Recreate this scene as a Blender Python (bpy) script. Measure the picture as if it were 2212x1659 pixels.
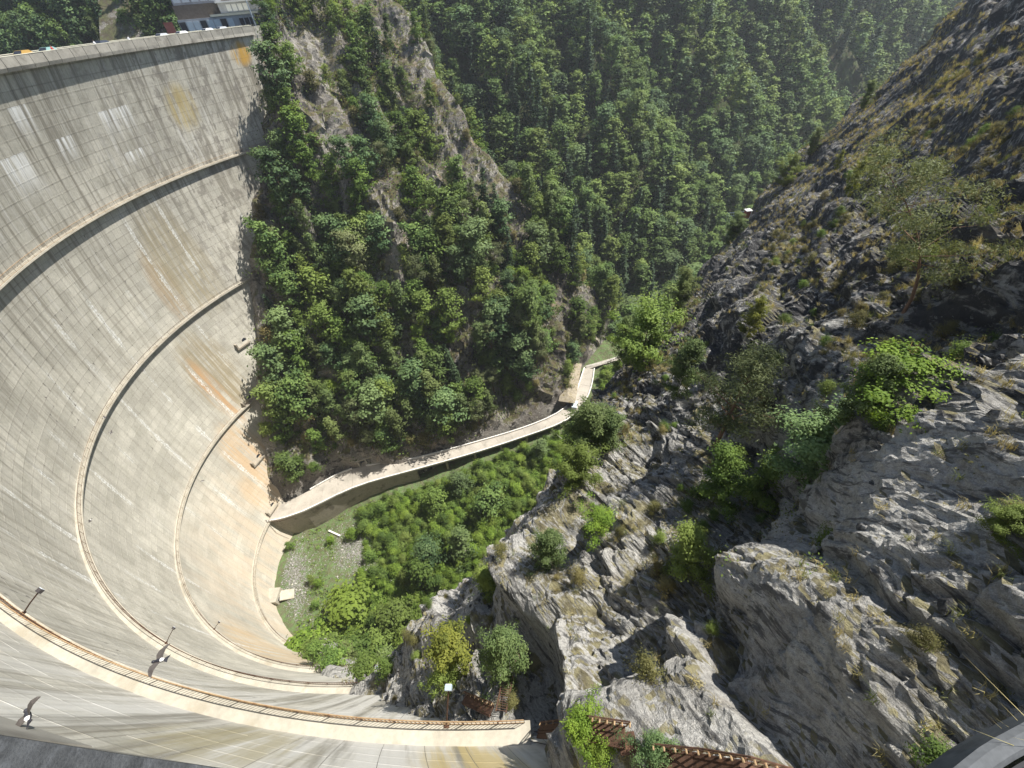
import bpy, math, random
import numpy as np
from mathutils import Vector, Matrix
from mathutils.bvhtree import BVHTree

# ------------------------------------------------------------------ scene, camera, light
scene = bpy.context.scene
for o in list(bpy.data.objects): bpy.data.objects.remove(o, do_unlink=True)
COL = scene.collection
rng = np.random.default_rng(7)
random.seed(7)

FPX, IMW, IMH = 877.4, 2212.0, 1659.0            # focal length and picture size in the units the photo was measured in
PITCH, ROLL = math.radians(44.146), math.radians(-5.065)
_cp, _sp = math.cos(PITCH), math.sin(PITCH)
C_FW = np.array([0, _cp, -_sp]); _up0 = np.array([0, _sp, _cp]); _r0 = np.array([1.0, 0, 0])
C_R = math.cos(ROLL) * _r0 + math.sin(ROLL) * _up0
C_U = -math.sin(ROLL) * _r0 + math.cos(ROLL) * _up0
cam = bpy.data.cameras.new('camera'); cam_ob = bpy.data.objects.new('camera', cam); COL.objects.link(cam_ob)
cam.sensor_width = 36; cam.lens = 36 * FPX / IMW; cam.clip_start = 0.05; cam.clip_end = 5000
M = Matrix.Identity(4)
for i in range(3):
    M[i][0] = C_R[i]; M[i][1] = C_U[i]; M[i][2] = -C_FW[i]
cam_ob.matrix_world = M
scene.camera = cam_ob

SUN_AZ, SUN_EL = math.radians(20), math.radians(58)      # azimuth counted from +x towards +y
SUN_DIR = np.array([math.cos(SUN_EL) * math.cos(SUN_AZ), math.cos(SUN_EL) * math.sin(SUN_AZ), math.sin(SUN_EL)])
world = bpy.data.worlds.new('World'); scene.world = world; world.use_nodes = True
wn = world.node_tree; wn.nodes.clear()
sky = wn.nodes.new('ShaderNodeTexSky'); sky.sky_type = 'NISHITA'; sky.sun_disc = False
sky.sun_elevation = SUN_EL; sky.sun_rotation = math.atan2(SUN_DIR[0], SUN_DIR[1]); sky.altitude = 800
bg = wn.nodes.new('ShaderNodeBackground'); bg.inputs[1].default_value = 0.075
wo = wn.nodes.new('ShaderNodeOutputWorld'); wn.links.new(sky.outputs[0], bg.inputs[0]); wn.links.new(bg.outputs[0], wo.inputs[0])
sl = bpy.data.lights.new('sun', 'SUN'); sl.energy = 5.0; sl.angle = math.radians(0.5); sl.color = (1.0, 0.95, 0.87)
so = bpy.data.objects.new('sun', sl); COL.objects.link(so)
so.rotation_euler = Vector((-SUN_DIR[0], -SUN_DIR[1], -SUN_DIR[2])).to_track_quat('-Z', 'Y').to_euler()
so.location = (60, 40, 150)
scene.view_settings.view_transform = 'Standard'; scene.view_settings.look = 'None'
scene.view_settings.gamma = 1.0; scene.view_settings.exposure = 1.0; scene.view_settings.use_curve_mapping = False

# ------------------------------------------------------------------ helpers
def ray(px):
    return C_FW + (px[0] - IMW / 2) / FPX * C_R - (px[1] - IMH / 2) / FPX * C_U
def atz(px, z):
    d = ray(px); return d * (z / d[2])
def aty(px, y):
    d = ray(px); return d * (y / d[1])
def proj(P):
    P = np.atleast_2d(P); w = P @ C_FW
    return np.c_[IMW / 2 + FPX * (P @ C_R) / w, IMH / 2 - FPX * (P @ C_U) / w]

def _h(ix, iy, iz, seed):
    n = (ix.astype(np.uint32) * np.uint32(374761393) + iy.astype(np.uint32) * np.uint32(668265263)
         + iz.astype(np.uint32) * np.uint32(2147483647) + np.uint32(seed * 2246822519 % 4294967296))
    n = (n ^ (n >> np.uint32(13))) * np.uint32(1274126177)
    n = (n ^ (n >> np.uint32(16))) * np.uint32(2654435761)
    n = n ^ (n >> np.uint32(15))
    return n.astype(np.float64) / 4294967295.0
def vnoise(P, seed=0):
    F = np.floor(P); I = F.astype(np.int64); f = P - F
    f = f * f * f * (f * (f * 6 - 15) + 10)
    r = np.zeros(len(P))
    for dx in (0, 1):
        wx = f[:, 0] if dx else 1 - f[:, 0]
        for dy in (0, 1):
            wy = f[:, 1] if dy else 1 - f[:, 1]
            for dz in (0, 1):
                wz = f[:, 2] if dz else 1 - f[:, 2]
                r += wx * wy * wz * _h(I[:, 0] + dx, I[:, 1] + dy, I[:, 2] + dz, seed)
    return r * 2 - 1
_ROT = np.array([[0.36, 0.48, -0.8], [-0.8, 0.6, 0.0], [0.48, 0.64, 0.6]])
def fbm(P, octv=5, seed=0, gain=0.5, ridged=False):
    a = 1.0; s = 0; t = 0; Q = P.copy()
    for o in range(octv):
        n = vnoise(Q + 17.3 * o, seed + o)
        if ridged: n = 1 - 2 * np.abs(n)
        s = s + a * n; t += a; a *= gain; Q = (Q @ _ROT.T) * 2.03
    return s / t
def worley(P, seed=0):
    F = np.floor(P); I = F.astype(np.int64); b1 = np.full(len(P), 9.0); b2 = b1.copy(); idv = np.zeros(len(P))
    for dx in (-1, 0, 1):
        for dy in (-1, 0, 1):
            for dz in (-1, 0, 1):
                X, Y, Z = I[:, 0] + dx, I[:, 1] + dy, I[:, 2] + dz
                q = np.c_[X + _h(X, Y, Z, seed), Y + _h(X, Y, Z, seed + 1), Z + _h(X, Y, Z, seed + 2)]
                d = np.sqrt(((q - P) ** 2).sum(1)); near = d < b1
                b2 = np.where(near, b1, np.minimum(b2, d)); idv = np.where(near, _h(X, Y, Z, seed + 3), idv); b1 = np.where(near, d, b1)
    return b1, b2, idv
def facets(P, seed, off, tilt, K):
    """angular blocks: every Voronoi cell is a tilted plane, edges as sharp as the mesh can carry"""
    I = np.floor(P).astype(np.int64); ds, vs = [], []
    for dx in (-1, 0, 1):
        for dy in (-1, 0, 1):
            X, Y = I[:, 0] + dx, I[:, 1] + dy; Z = X * 0
            e = np.c_[P[:, 0] - X - _h(X, Y, Z, seed), P[:, 1] - Y - _h(X, Y, Z, seed + 1)]
            ds.append(np.sqrt((e ** 2).sum(1)))
            vs.append(off * (_h(X, Y, Z, seed + 3) - .5) + tilt * ((_h(X, Y, Z, seed + 4) * 2 - 1) * e[:, 0] + (_h(X, Y, Z, seed + 5) * 2 - 1) * e[:, 1]))
    D = np.array(ds); Vv = np.array(vs); m = D.min(0); W = np.exp(-K * (D - m)); d2 = np.partition(D, 1, axis=0)[1]
    return (W * Vv).sum(0) / W.sum(0), d2 - m
def smooth(a, b, x):
    t = np.clip((x - a) / (b - a), 0, 1); return t * t * (3 - 2 * t)

def mesh_np(name, V, F, mat=None, attrs=None, uv=None, shade=False):
    """V (n,3), F list of int arrays (m,k) or one array; one mesh datablock"""
    if isinstance(F, np.ndarray): F = [F]
    F = [f for f in F if len(f)]
    me = bpy.data.meshes.new(name)
    V = np.asarray(V, np.float32)
    me.vertices.add(len(V)); me.vertices.foreach_set('co', V.ravel())
    li = np.concatenate([f.ravel() for f in F]).astype(np.int32)
    tot = np.concatenate([np.full(len(f), f.shape[1]) for f in F]).astype(np.int32)
    st = np.concatenate([[0], np.cumsum(tot)[:-1]]).astype(np.int32)
    me.loops.add(len(li)); me.loops.foreach_set('vertex_index', li)
    me.polygons.add(len(tot)); me.polygons.foreach_set('loop_start', st)
    if shade: me.polygons.foreach_set('use_smooth', np.ones(len(tot), bool))
    else: me.polygons.foreach_set('use_smooth', np.zeros(len(tot), bool))
    if uv is not None:
        l = me.uv_layers.new(name='UVMap'); l.data.foreach_set('uv', np.asarray(uv, np.float32)[li].ravel())
    for k, a in (attrs or {}).items():
        at = me.attributes.new(k, 'FLOAT', 'POINT'); at.data.foreach_set('value', np.asarray(a, np.float32))
    if mat: me.materials.append(mat)
    me.update(calc_edges=True)
    return me
def ob(name, me, parent=None, loc=None, rot=None, scale=None, kind=None, label=None, cat=None, group=None):
    o = bpy.data.objects.new(name, me); COL.objects.link(o)
    if parent is not None: o.parent = parent
    if loc is not None: o.location = loc
    if rot is not None: o.rotation_euler = rot
    if scale is not None: o.scale = (scale,) * 3 if np.isscalar(scale) else scale
    if kind: o['kind'] = kind
    if label: o['label'] = label
    if cat: o['category'] = cat
    if group: o['group'] = group
    return o
class MB:
    """collects simple shapes into one mesh"""
    def __init__(s): s.V = []; s.Q = []; s.T = []; s.n = 0
    def add(s, V, Q=None, T=None):
        V = np.asarray(V, float).reshape(-1, 3)
        if Q is not None and len(Q): s.Q.append(np.asarray(Q) + s.n)
        if T is not None and len(T): s.T.append(np.asarray(T) + s.n)
        s.V.append(V); s.n += len(V); return s
    def box(s, c, d, X=(1, 0, 0), Y=(0, 1, 0), Z=(0, 0, 1)):
        c = np.asarray(c, float); X, Y, Z = [np.asarray(v, float) for v in (X, Y, Z)]
        V = [c + sx * d[0] / 2 * X + sy * d[1] / 2 * Y + sz * d[2] / 2 * Z for sz in (-1, 1) for sy in (-1, 1) for sx in (-1, 1)]
        return s.add(V, [[0, 2, 3, 1], [4, 5, 7, 6], [0, 1, 5, 4], [2, 6, 7, 3], [0, 4, 6, 2], [1, 3, 7, 5]])
    def bar(s, a, b, w, h=None, up=(0, 0, 1)):
        a = np.asarray(a, float); b = np.asarray(b, float); Z = b - a; L = np.linalg.norm(Z); Z = Z / L
        X = np.cross(up, Z); 
        if np.linalg.norm(X) < 1e-3: X = np.cross((1, 0, 0), Z)
        X /= np.linalg.norm(X); Y = np.cross(Z, X)
        return s.box((a + b) / 2, (w, h or w, L), X, Y, Z)
    def tube(s, pts, rad, k=6, cap=True):
        pts = np.asarray(pts, float); n = len(pts); rad = np.broadcast_to(rad, (n,))
        T = np.gradient(pts, axis=0); T /= np.linalg.norm(T, axis=1)[:, None] + 1e-9
        ref = np.array([0.31, 0.77, 0.1]); V = []
        for i in range(n):
            X = np.cross(T[i], ref); X /= np.linalg.norm(X) + 1e-9; Y = np.cross(T[i], X)
            a = np.arange(k) * 2 * math.pi / k
            V.append(pts[i] + rad[i] * (np.cos(a)[:, None] * X + np.sin(a)[:, None] * Y))
        V = np.concatenate(V); Q = []
        for i in range(n - 1):
            for j in range(k):
                Q.append([i * k + j, i * k + (j + 1) % k, (i + 1) * k + (j + 1) % k, (i + 1) * k + j])
        T3 = []
        if cap:
            for e in (0, n - 1):
                V = np.vstack([V, pts[e]]); c = len(V) - 1
                for j in range(k):
                    T3.append([c, e * k + (j + 1) % k, e * k + j] if e == 0 else [c, e * k + j, e * k + (j + 1) % k])
        return s.add(V, Q, T3)
    def mesh(s, name, mat, **kw):
        F = []
        if s.Q: F.append(np.concatenate([np.asarray(q).reshape(-1, 4) for q in s.Q]))
        if s.T: F.append(np.concatenate([np.asarray(q).reshape(-1, 3) for q in s.T]))
        return mesh_np(name, np.concatenate(s.V), F, mat, **kw)
def grid_faces(nu, nv):
    i = np.arange(nu - 1)[:, None] * nv + np.arange(nv - 1)[None, :]
    i = i.ravel(); return np.c_[i, i + nv, i + nv + 1, i + 1]
def vnormals(P, nu, nv):
    G = P.reshape(nu, nv, 3); du = np.gradient(G, axis=0); dv = np.gradient(G, axis=1)
    N = np.cross(du, dv).reshape(-1, 3); return N / (np.linalg.norm(N, axis=1)[:, None] + 1e-12)

# ------------------------------------------------------------------ node helpers
class NT:
    def __init__(s, name, rough=0.9):
        s.m = bpy.data.materials.new(name); s.m.use_nodes = True; s.t = s.m.node_tree; s.t.nodes.clear()
        s.out = s.t.nodes.new('ShaderNodeOutputMaterial'); s.b = s.t.nodes.new('ShaderNodeBsdfPrincipled')
        s.b.inputs['Roughness'].default_value = rough
        if 'Specular IOR Level' in s.b.inputs: s.b.inputs['Specular IOR Level'].default_value = 0.25
        s.t.links.new(s.b.outputs[0], s.out.inputs[0])
    def n(s, t): return s.t.nodes.new(t)
    def set(s, sock, v):
        if v is None: return
        if hasattr(v, 'is_output'): s.t.links.new(v, sock)
        else:
            if sock.type == 'RGBA' and not np.isscalar(v): v = (*v, 1.0) if len(v) == 3 else v
            sock.default_value = v
    def mth(s, op, a, b=None, c=None, clamp=False):
        n = s.n('ShaderNodeMath'); n.operation = op; n.use_clamp = clamp
        s.set(n.inputs[0], a); s.set(n.inputs[1], b)
        if c is not None: s.set(n.inputs[2], c)
        return n.outputs[0]
    def add(s, a, b): return s.mth('ADD', a, b)
    def sub(s, a, b): return s.mth('SUBTRACT', a, b)
    def mul(s, a, b): return s.mth('MULTIPLY', a, b)
    def mx(s, f, a, b, mode='MIX'):
        n = s.n('ShaderNodeMix'); n.data_type = 'RGBA'; n.blend_type = mode; n.clamp_factor = True
        s.set(n.inputs[0], f); s.set(n.inputs[6], a); s.set(n.inputs[7], b); return n.outputs[2]
    def rng(s, v, a, b, c=0.0, d=1.0, sm=True):
        n = s.n('ShaderNodeMapRange'); n.interpolation_type = 'SMOOTHSTEP' if sm else 'LINEAR'
        for i, x in enumerate((v, a, b, c, d)): s.set(n.inputs[i], x)
        return n.outputs[0]
    def noise(s, vec, scale, detail=4, rough=0.55, dist=0.0):
        n = s.n('ShaderNodeTexNoise'); s.set(n.inputs['Vector'], vec); n.inputs['Scale'].default_value = scale
        n.inputs['Detail'].default_value = detail; n.inputs['Roughness'].default_value = rough; n.inputs['Distortion'].default_value = dist
        return n.outputs[0]
    def voro(s, vec, scale, feat='F1', out=0):
        n = s.n('ShaderNodeTexVoronoi'); n.feature = feat; s.set(n.inputs['Vector'], vec); n.inputs['Scale'].default_value = scale
        return n.outputs[out]
    def xyz(s, x, y, z=0.0):
        n = s.n('ShaderNodeCombineXYZ'); s.set(n.inputs[0], x); s.set(n.inputs[1], y); s.set(n.inputs[2], z); return n.outputs[0]
    def sep(s, v):
        n = s.n('ShaderNodeSeparateXYZ'); s.set(n.inputs[0], v); return n.outputs
    def pos(s): return s.n('ShaderNodeNewGeometry').outputs['Position']
    def nrm(s): return s.n('ShaderNodeNewGeometry').outputs['Normal']
    def obj(s): return s.n('ShaderNodeTexCoord').outputs['Object']
    def uv(s): return s.n('ShaderNodeTexCoord').outputs['UV']
    def attr(s, nm):
        n = s.n('ShaderNodeAttribute'); n.attribute_name = nm; return n.outputs['Fac']
    def orand(s): return s.n('ShaderNodeObjectInfo').outputs['Random']
    def scl(s, v, k):
        n = s.n('ShaderNodeVectorMath'); n.operation = 'MULTIPLY'; s.set(n.inputs[0], v); n.inputs[1].default_value = k; return n.outputs[0]
    def bump(s, h, strength=0.5, dist=0.1):
        n = s.n('ShaderNodeBump'); n.inputs['Strength'].default_value = strength; n.inputs['Distance'].default_value = dist
        s.set(n.inputs['Height'], h); s.t.links.new(n.outputs[0], s.b.inputs['Normal'])
    def col(s, c): s.set(s.b.inputs['Base Color'], c); return s

def plain(name, c, rough=0.8, var=0.15, scale=3.0, metal=0.0, bump=0.0, dirt=None, dsc=0.8):
    t = NT(name, rough); p = t.obj()
    f = t.noise(p, scale, 5); f2 = t.noise(p, scale * 7, 3)
    k = t.add(t.rng(f, .3, .7, 1 - var, 1 + var, False), t.rng(f2, .3, .7, -var / 2, var / 2, False))
    c1 = t.mx(1.0, c, t.xyz(k, k, k), 'MULTIPLY')
    if dirt: c1 = t.mx(t.rng(t.noise(p, dsc, 5, .65), .5, .68), c1, dirt)
    t.col(c1); t.b.inputs['Metallic'].default_value = metal
    if bump: t.bump(f2, .5, bump)
    return t.m
# ------------------------------------------------------------------ materials
def dam_material():
    t = NT('dam_concrete', 0.92); sp = t.sep(t.uv()); u, v = sp[0], sp[1]
    def nz(su, sv, scale, d=4, r=.55, off=0.0): return t.noise(t.xyz(t.mul(u, su), t.mul(v, sv), off), scale, d, r)
    c = t.mx(t.rng(nz(1, 1, .07, 5), .35, .65), (.385, .370, .318), (.495, .475, .410))
    c = t.mx(t.mul(t.rng(nz(1, 1, .35, 4, .6, 9.), .45, .7), .5), c, (.335, .325, .27))
    wn_ = t.n('ShaderNodeTexWhiteNoise'); wn_.noise_dimensions = '2D'
    t.set(wn_.inputs['Vector'], t.xyz(t.mth('FLOOR', t.mul(u, 1 / 2.19)), t.mth('FLOOR', t.mul(t.sub(v, 4.9), .5))))
    k = t.rng(wn_.outputs[0], 0, 1, .90, 1.07, False); c = t.mx(1.0, c, t.xyz(k, k, k), 'MULTIPLY')
    fine = nz(1, 1, 2.6, 5, .7, 3.); k = t.rng(fine, .3, .7, .86, 1.12, False); c = t.mx(1.0, c, t.xyz(k, k, k), 'MULTIPLY')
    upper = t.rng(v, 75, 20, .25, 1.0)
    farside = t.rng(u, -20, -75, 0.0, 1.0)
    st = nz(1.0, .045, 1.0, 5, .62)
    c = t.mx(t.mul(t.rng(st, .47, .64), t.mul(upper, .85)), c, (.20, .185, .15))
    st2 = nz(.8, .05, 1.3, 4, .6, 31.)
    c = t.mx(t.mul(t.rng(st2, .55, .72), t.mul(upper, .55)), c, (.60, .59, .55))
    blot = nz(.5, .25, 1.0, 5, .7, 77.)
    c = t.mx(t.mul(t.rng(blot, .50, .60), t.mul(farside, .75)), c, (.19, .175, .15))
    # lines of the lifts and the shutter boards, stained
    l1 = t.rng(t.mth('PINGPONG', t.sub(v, 4.9), 1.0), 0.03, .20, 1, 0); n1 = t.rng(nz(.16, .3, 1.0, 4, .65, 5.), .36, .62, .05, 1.0)
    c = t.mx(t.mul(t.mul(l1, n1), t.rng(v, 80, 30, .16, .38)), c, (.18, .17, .14))
    l2 = t.rng(t.mth('PINGPONG', u, 1.095), 0.02, .12, 1, 0)
    c = t.mx(t.mul(t.mul(l2, n1), t.rng(v, 80, 30, .10, .26)), c, (.19, .18, .15))
    # tan water marks towards the foot
    tan_ = t.mul(t.rng(v, 78, 120), t.rng(u, 75, 10)); c = t.mx(t.mul(t.mul(tan_, t.rng(nz(.6, .08, .6, 4, .6, 12.),   .3, .62)), .7), c, (.51, .42, .315))
    def blob(s0, h0, rs, rh, soft=.5):
        a = t.mth('POWER', t.mul(t.sub(u, s0), 1 / rs), 2.0); b = t.mth('POWER', t.mul(t.sub(v, h0), 1 / rh), 2.0)
        return t.rng(t.add(a, b), 1.0, soft * .3, 0, 1)
    stn = t.rng(nz(1.2, .06, .9, 4, .65, 50.), .36, .58)
    def stain(cur, m, colr, f): return t.mx(t.mul(t.mul(m, stn), f), cur, colr)
    c = stain(c, blob(-34, 76, 9, 18), (.27, .225, .14), .9)
    c = stain(c, blob(-30.5, 80, 3.2, 15), (.47, .29, .15), .8)
    c = stain(c, blob(-38.8, 50, 4, 13), (.36, .27, .17), .7)
    c = stain(c, blob(-46, 47, 10, 18), (.28, .24, .15), .7)
    c = stain(c, blob(-24, 99, 7, 14), (.48, .34, .20), .75)
    c = stain(c, blob(-18, 111, 7, 10), (.47, .35, .22), .7)
    c = stain(c, blob(-90, 8.0, 3.6, 3.2), (.50, .30, .06), .95)
    c = stain(c, blob(-68, 16, 5, 6), (.40, .32, .14), .8)
    c = stain(c, blob(40, 105, 16, 14), (.50, .37, .22), .7)
    near = t.rng(u, 55, 85)
    ns = nz(.5, .03, .8, 5, .6, 90.)
    c = t.mx(t.mul(t.rng(ns, .40, .55), t.mul(near, .75)), c, (.60, .59, .55))
    ns2 = nz(.7, .035, .7, 5, .65, 120.)
    c = t.mx(t.mul(t.rng(ns2, .52, .64), t.mul(near, .8)), c, (.20, .19, .16))
    c = stain(c, blob(98.5, 23, 3.4, 9), (.46, .37, .17), .85)
    c = stain(c, blob(88, 22, 4, 9), (.33, .29, .17), .7)
    # lime run-outs on the block joints and below some lifts
    jd = t.mth('PINGPONG', u, 4.925)
    jn = nz(.02, .22, 1.0, 5, .7, 140.); pat = t.rng(t.noise(t.xyz(t.mul(v, .045), t.mul(t.mth('FLOOR', t.add(t.mul(u, 1 / 9.85), .5)), 3.7), 5.), 1.0, 3, .6), .46, .56)
    zone = t.mul(t.mul(t.rng(v, 28, 36), t.rng(v, 116, 100)), t.rng(u, 62, 40))
    m = t.mul(t.mul(t.mth('LESS_THAN', jd, t.rng(jn, .38, .72, .06, .85, False)), pat), zone)
    c = t.mx(t.mul(m, t.rng(nz(1, 1, 2.0, 4, .7, 3.), .36, .62, 0, .85)), c, (.68, .69, .67))
    jl = t.mul(t.rng(jd, .03, .10, 1, 0), t.rng(u, 70, 45, .1, 1)); c = t.mx(t.mul(jl, .4), c, (.25, .24, .2))
    drip = t.rng(nz(1.6, .07, 1.0, 3, .6, 200.), .40, .60)
    for s0, s1, h0, L in ((-54.4, -46.6, 12.9, 6), (-32.3, -27.5, 8.9, 6), (-26.5, -20.5, 14.9, 8), (-53, -48, 20.9, 3), (-38, -34, 14.9, 5), (-13, -9, 18.9, 8)):
        b = t.mul(t.mth('GREATER_THAN', u, s0), t.mth('LESS_THAN', u, s1)); hh = t.mul(t.mth('GREATER_THAN', v, h0), t.rng(v, h0, h0 + L, 1, 0))
        c = t.mx(t.mul(t.mul(b, t.mul(hh, drip)), .9), c, (.76, .77, .76))
    t.col(c); t.bump(t.add(fine, t.mul(l1, -.6)), .35, .05)
    return t.m
def rock_material(name, light, mid, dark, soil, grass, veg=.5, sc=1.0, lich=(.45, .44, .36), warm=(.42, .31, .19), strata=False):
    t = NT(name, .93); p = t.pos(); nzv = t.sep(t.nrm())[2]; tone = t.attr('tone')
    q = t.scl(p, (sc, sc, sc))
    big = t.noise(q, .16, 5, .6); med = t.noise(q, .9, 6, .65, .6); fin = t.noise(q, 5.5, 5, .7); vf = t.noise(q, 26, 3, .7)
    c = t.mx(t.rng(t.add(t.mul(big, .5), t.mul(med, .5)), .40, .58), mid, light)
    c = t.mx(t.mul(t.rng(fin, .42, .62), .55), c, t.mx(.6, c, dark))
    c = t.mx(t.rng(t.add(med, t.mul(tone, .27)), .60, .74), c, dark)
    c = t.mx(t.mul(t.rng(t.noise(q, 2.1, 5, .7, 1.), .58, .66), .75), c, lich)
    c = t.mx(t.mul(t.rng(t.noise(q, .3, 4, .6), .60, .70), .55), c, warm)
    k = t.rng(vf, .28, .72, .68, 1.3, False); c = t.mx(1.0, c, t.xyz(k, k, k), 'MULTIPLY')
    if strata:
        sa, sc_ = t.attr('along'), t.attr('strat')
        ln = t.noise(t.xyz(t.mul(sc_, 1.0), t.mul(sa, .16), 0.0), 2.6, 5, .7); ln2 = t.noise(t.xyz(t.mul(sc_, 1.0), t.mul(sa, .2), 7.0), 9.0, 4, .7)
        c = t.mx(t.mul(t.rng(ln, .53, .60), .75), c, dark); c = t.mx(t.mul(t.rng(ln2, .55, .63), .6), c, t.mx(.75, c, dark))
        c = t.mx(t.mul(t.rng(ln, .44, .36), .5), c, light)
    sl = t.sub(t.add(nzv, t.mul(t.sub(t.noise(q, .45, 6, .7), .5), 1.25)), t.mul(tone, .16))
    c = t.mx(t.mul(t.rng(sl, 1.02 - veg * .6, 1.16 - veg * .6), .9), c, t.mx(t.rng(t.noise(q, 1.6, 4), .4, .6), soil, grass))
    t.col(c); hgt = t.add(t.mul(fin, .7), t.add(t.mul(med, 1.2), t.mul(vf, .25)))
    if strata: hgt = t.add(hgt, t.add(t.mul(ln, 1.1), t.mul(ln2, .45)))
    t.bump(hgt, 1.0, (.34 if strata else .24) / sc)
    return t.m
def leaf_material(name, dark, light, alt, transl=.30, tintamt=.55):
    t = NT(name, .6); v = t.attr('var'); r = t.orand(); ti = t.attr('tint')
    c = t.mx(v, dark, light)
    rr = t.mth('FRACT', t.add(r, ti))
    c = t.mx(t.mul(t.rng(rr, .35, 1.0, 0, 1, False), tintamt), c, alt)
    r2 = t.mth('FRACT', t.mul(rr, 7.31)); k = t.rng(r2, 0, 1, .72, 1.25, False); c = t.mx(1.0, c, t.xyz(k, k, k), 'MULTIPLY')
    t.col(c); t.b.inputs['Specular IOR Level'].default_value = .12
    tr = t.n('ShaderNodeBsdfTranslucent'); t.set(tr.inputs[0], t.mx(1.0, c, (1.35, 1.25, .6), 'MULTIPLY'))
    ms = t.n('ShaderNodeMixShader'); ms.inputs[0].default_value = transl
    t.t.links.new(t.b.outputs[0], ms.inputs[1]); t.t.links.new(tr.outputs[0], ms.inputs[2]); t.t.links.new(ms.outputs[0], t.out.inputs[0])
    return t.m
MAT = {}
MAT['dam'] = dam_material()
MAT['core'] = plain('joint_mortar', (.17, .16, .14), .95, .2, 1.0)
MAT['ledge'] = plain('ledge_concrete', (.37, .345, .285), .92, .16, .5, bump=.03, dirt=(.30, .27, .21), dsc=.35)
MAT['parapet'] = plain('parapet_concrete', (.25, .24, .21), .93, .18, .4, bump=.02, dirt=(.16, .15, .13), dsc=.5)
MAT['coping'] = plain('pale_coping', (.62, .60, .48), .9, .12, 1.)
MAT['darkcoping'] = plain('dark_coping', (.045, .048, .05), .85, .35, 9., bump=.02, dirt=(.075, .08, .085), dsc=5.)  # near-black colour for the coping's near end, slightly paler in patches
MAT['road'] = plain('road_concrete', (.36, .33, .285), .95, .15, .25, bump=.02, dirt=(.27, .25, .215), dsc=.16)
MAT['road2'] = plain('kerb_concrete', (.62, .60, .56), .9, .1, .6)
MAT['retain'] = plain('retaining_concrete', (.30, .27, .22), .95, .2, .3, dirt=(.17, .15, .12), dsc=.3)
MAT['rust'] = plain('rusty_steel', (.075, .042, .028), .9, .35, 6., dirt=(.12, .062, .036), dsc=3.)
MAT['dryrail'] = plain('faded_yellow_paint', (.33, .23, .13), .8, .25, 8., dirt=(.20, .10, .05), dsc=4.)
MAT['darkmetal'] = plain('dark_metal', (.055, .05, .05), .6, .2, 5.)
MAT['lamphead'] = plain('lamp_grey', (.30, .36, .42), .4, .1, 5.)
MAT['lampglass'] = plain('lamp_glass', (.60, .66, .72), .15, .05, 5.)
MAT['white'] = plain('white_paint', (.72, .72, .70), .6, .06, 3.)
MAT['greywall'] = plain('grey_cladding', (.38, .39, .41), .7, .12, .7, dirt=(.26, .27, .29), dsc=.5)
MAT['darkwin'] = plain('dark_glass', (.03, .035, .045), .15, .1, 3.)
MAT['palewin'] = plain('pale_panel', (.52, .58, .62), .35, .08, 2.)
MAT['redboard'] = plain('red_board', (.30, .10, .08), .7, .15, 2.)
MAT['yellow'] = plain('yellow_paint', (.65, .36, .03), .6, .12, 3.)
MAT['asphalt'] = plain('asphalt', (.055, .055, .057), .95, .2, 2.)
MAT['kerbshade'] = plain('kerb_shaded', (.105, .112, .118), .9, .2, 6., dirt=(.07, .075, .08), dsc=4.)  # the kerb's shade is put into this darker blue-grey base colour
MAT['moss_roof'] = plain('mossy_roof', (.28, .245, .185), .95, .25, .8, bump=.04, dirt=(.17, .14, .06), dsc=.7)
MAT['boards'] = plain('weathered_boards', (.62, .62, .60), .85, .15, 2., dirt=(.40, .40, .38), dsc=1.)
MAT['darkboards'] = plain('dark_boards', (.10, .085, .07), .9, .25, 2.)
MAT['metalbox'] = plain('grey_metal', (.45, .47, .48), .5, .1, 2.)
MAT['bark'] = plain('bark', (.10, .075, .055), .95, .3, 3., bump=.03)
MAT['barkpale'] = plain('birch_bark', (.50, .47, .42), .85, .2, 3., dirt=(.08, .07, .06), dsc=2.2)
MAT['barkpine'] = plain('pine_bark', (.17, .105, .07), .95, .3, 3., dirt=(.11, .075, .055), dsc=1.5)
MAT['rock'] = rock_material('schist_rock', (.56, .55, .515), (.36, .35, .325), (.066, .066, .067), (.115, .10, .05), (.26, .235, .125), veg=.36, lich=(.50, .50, .475), warm=(.36, .32, .26), strata=True)
MAT['rockpale'] = rock_material('pale_boulder', (.50, .485, .44), (.36, .35, .32), (.10, .10, .10), (.22, .18, .11), (.33, .29, .16), veg=.1)
MAT['spur'] = rock_material('spur_rock', (.34, .32, .285), (.17, .15, .13), (.055, .05, .047), (.085, .070, .038), (.10, .105, .038), veg=.86, sc=.42)
MAT['soil'] = rock_material('forest_soil', (.10, .09, .06), (.07, .065, .04), (.03, .03, .022), (.05, .05, .02), (.055, .08, .022), veg=1.0, sc=.3)
MAT['floor'] = rock_material('valley_ground', (.40, .385, .36), (.28, .26, .23), (.13, .12, .10), (.09, .10, .04), (.09, .15, .04), veg=.75, sc=.5)
MAT['gravel'] = plain('grey_gravel', (.27, .26, .245), .95, .22, 2.)
MAT['bleaf'] = leaf_material('beech_leaves', (.044, .090, .028), (.175, .255, .075), (.225, .275, .075))
MAT['bleafblue'] = leaf_material('maple_leaves', (.046, .094, .042), (.155, .230, .092), (.195, .250, .10))
MAT['sleaf'] = leaf_material('spruce_needles', (.018, .038, .020), (.055, .090, .042), (.070, .105, .045), .12)
MAT['birch'] = leaf_material('birch_leaves', (.050, .085, .030), (.160, .215, .080), (.200, .235, .080), .35)
MAT['yleaf'] = leaf_material('yellowing_leaves', (.10, .13, .03), (.28, .30, .06), (.33, .30, .055), .38)
MAT['pine'] = leaf_material('pine_needles', (.065, .090, .042), (.175, .205, .090), (.190, .205, .095), .25)
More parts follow.
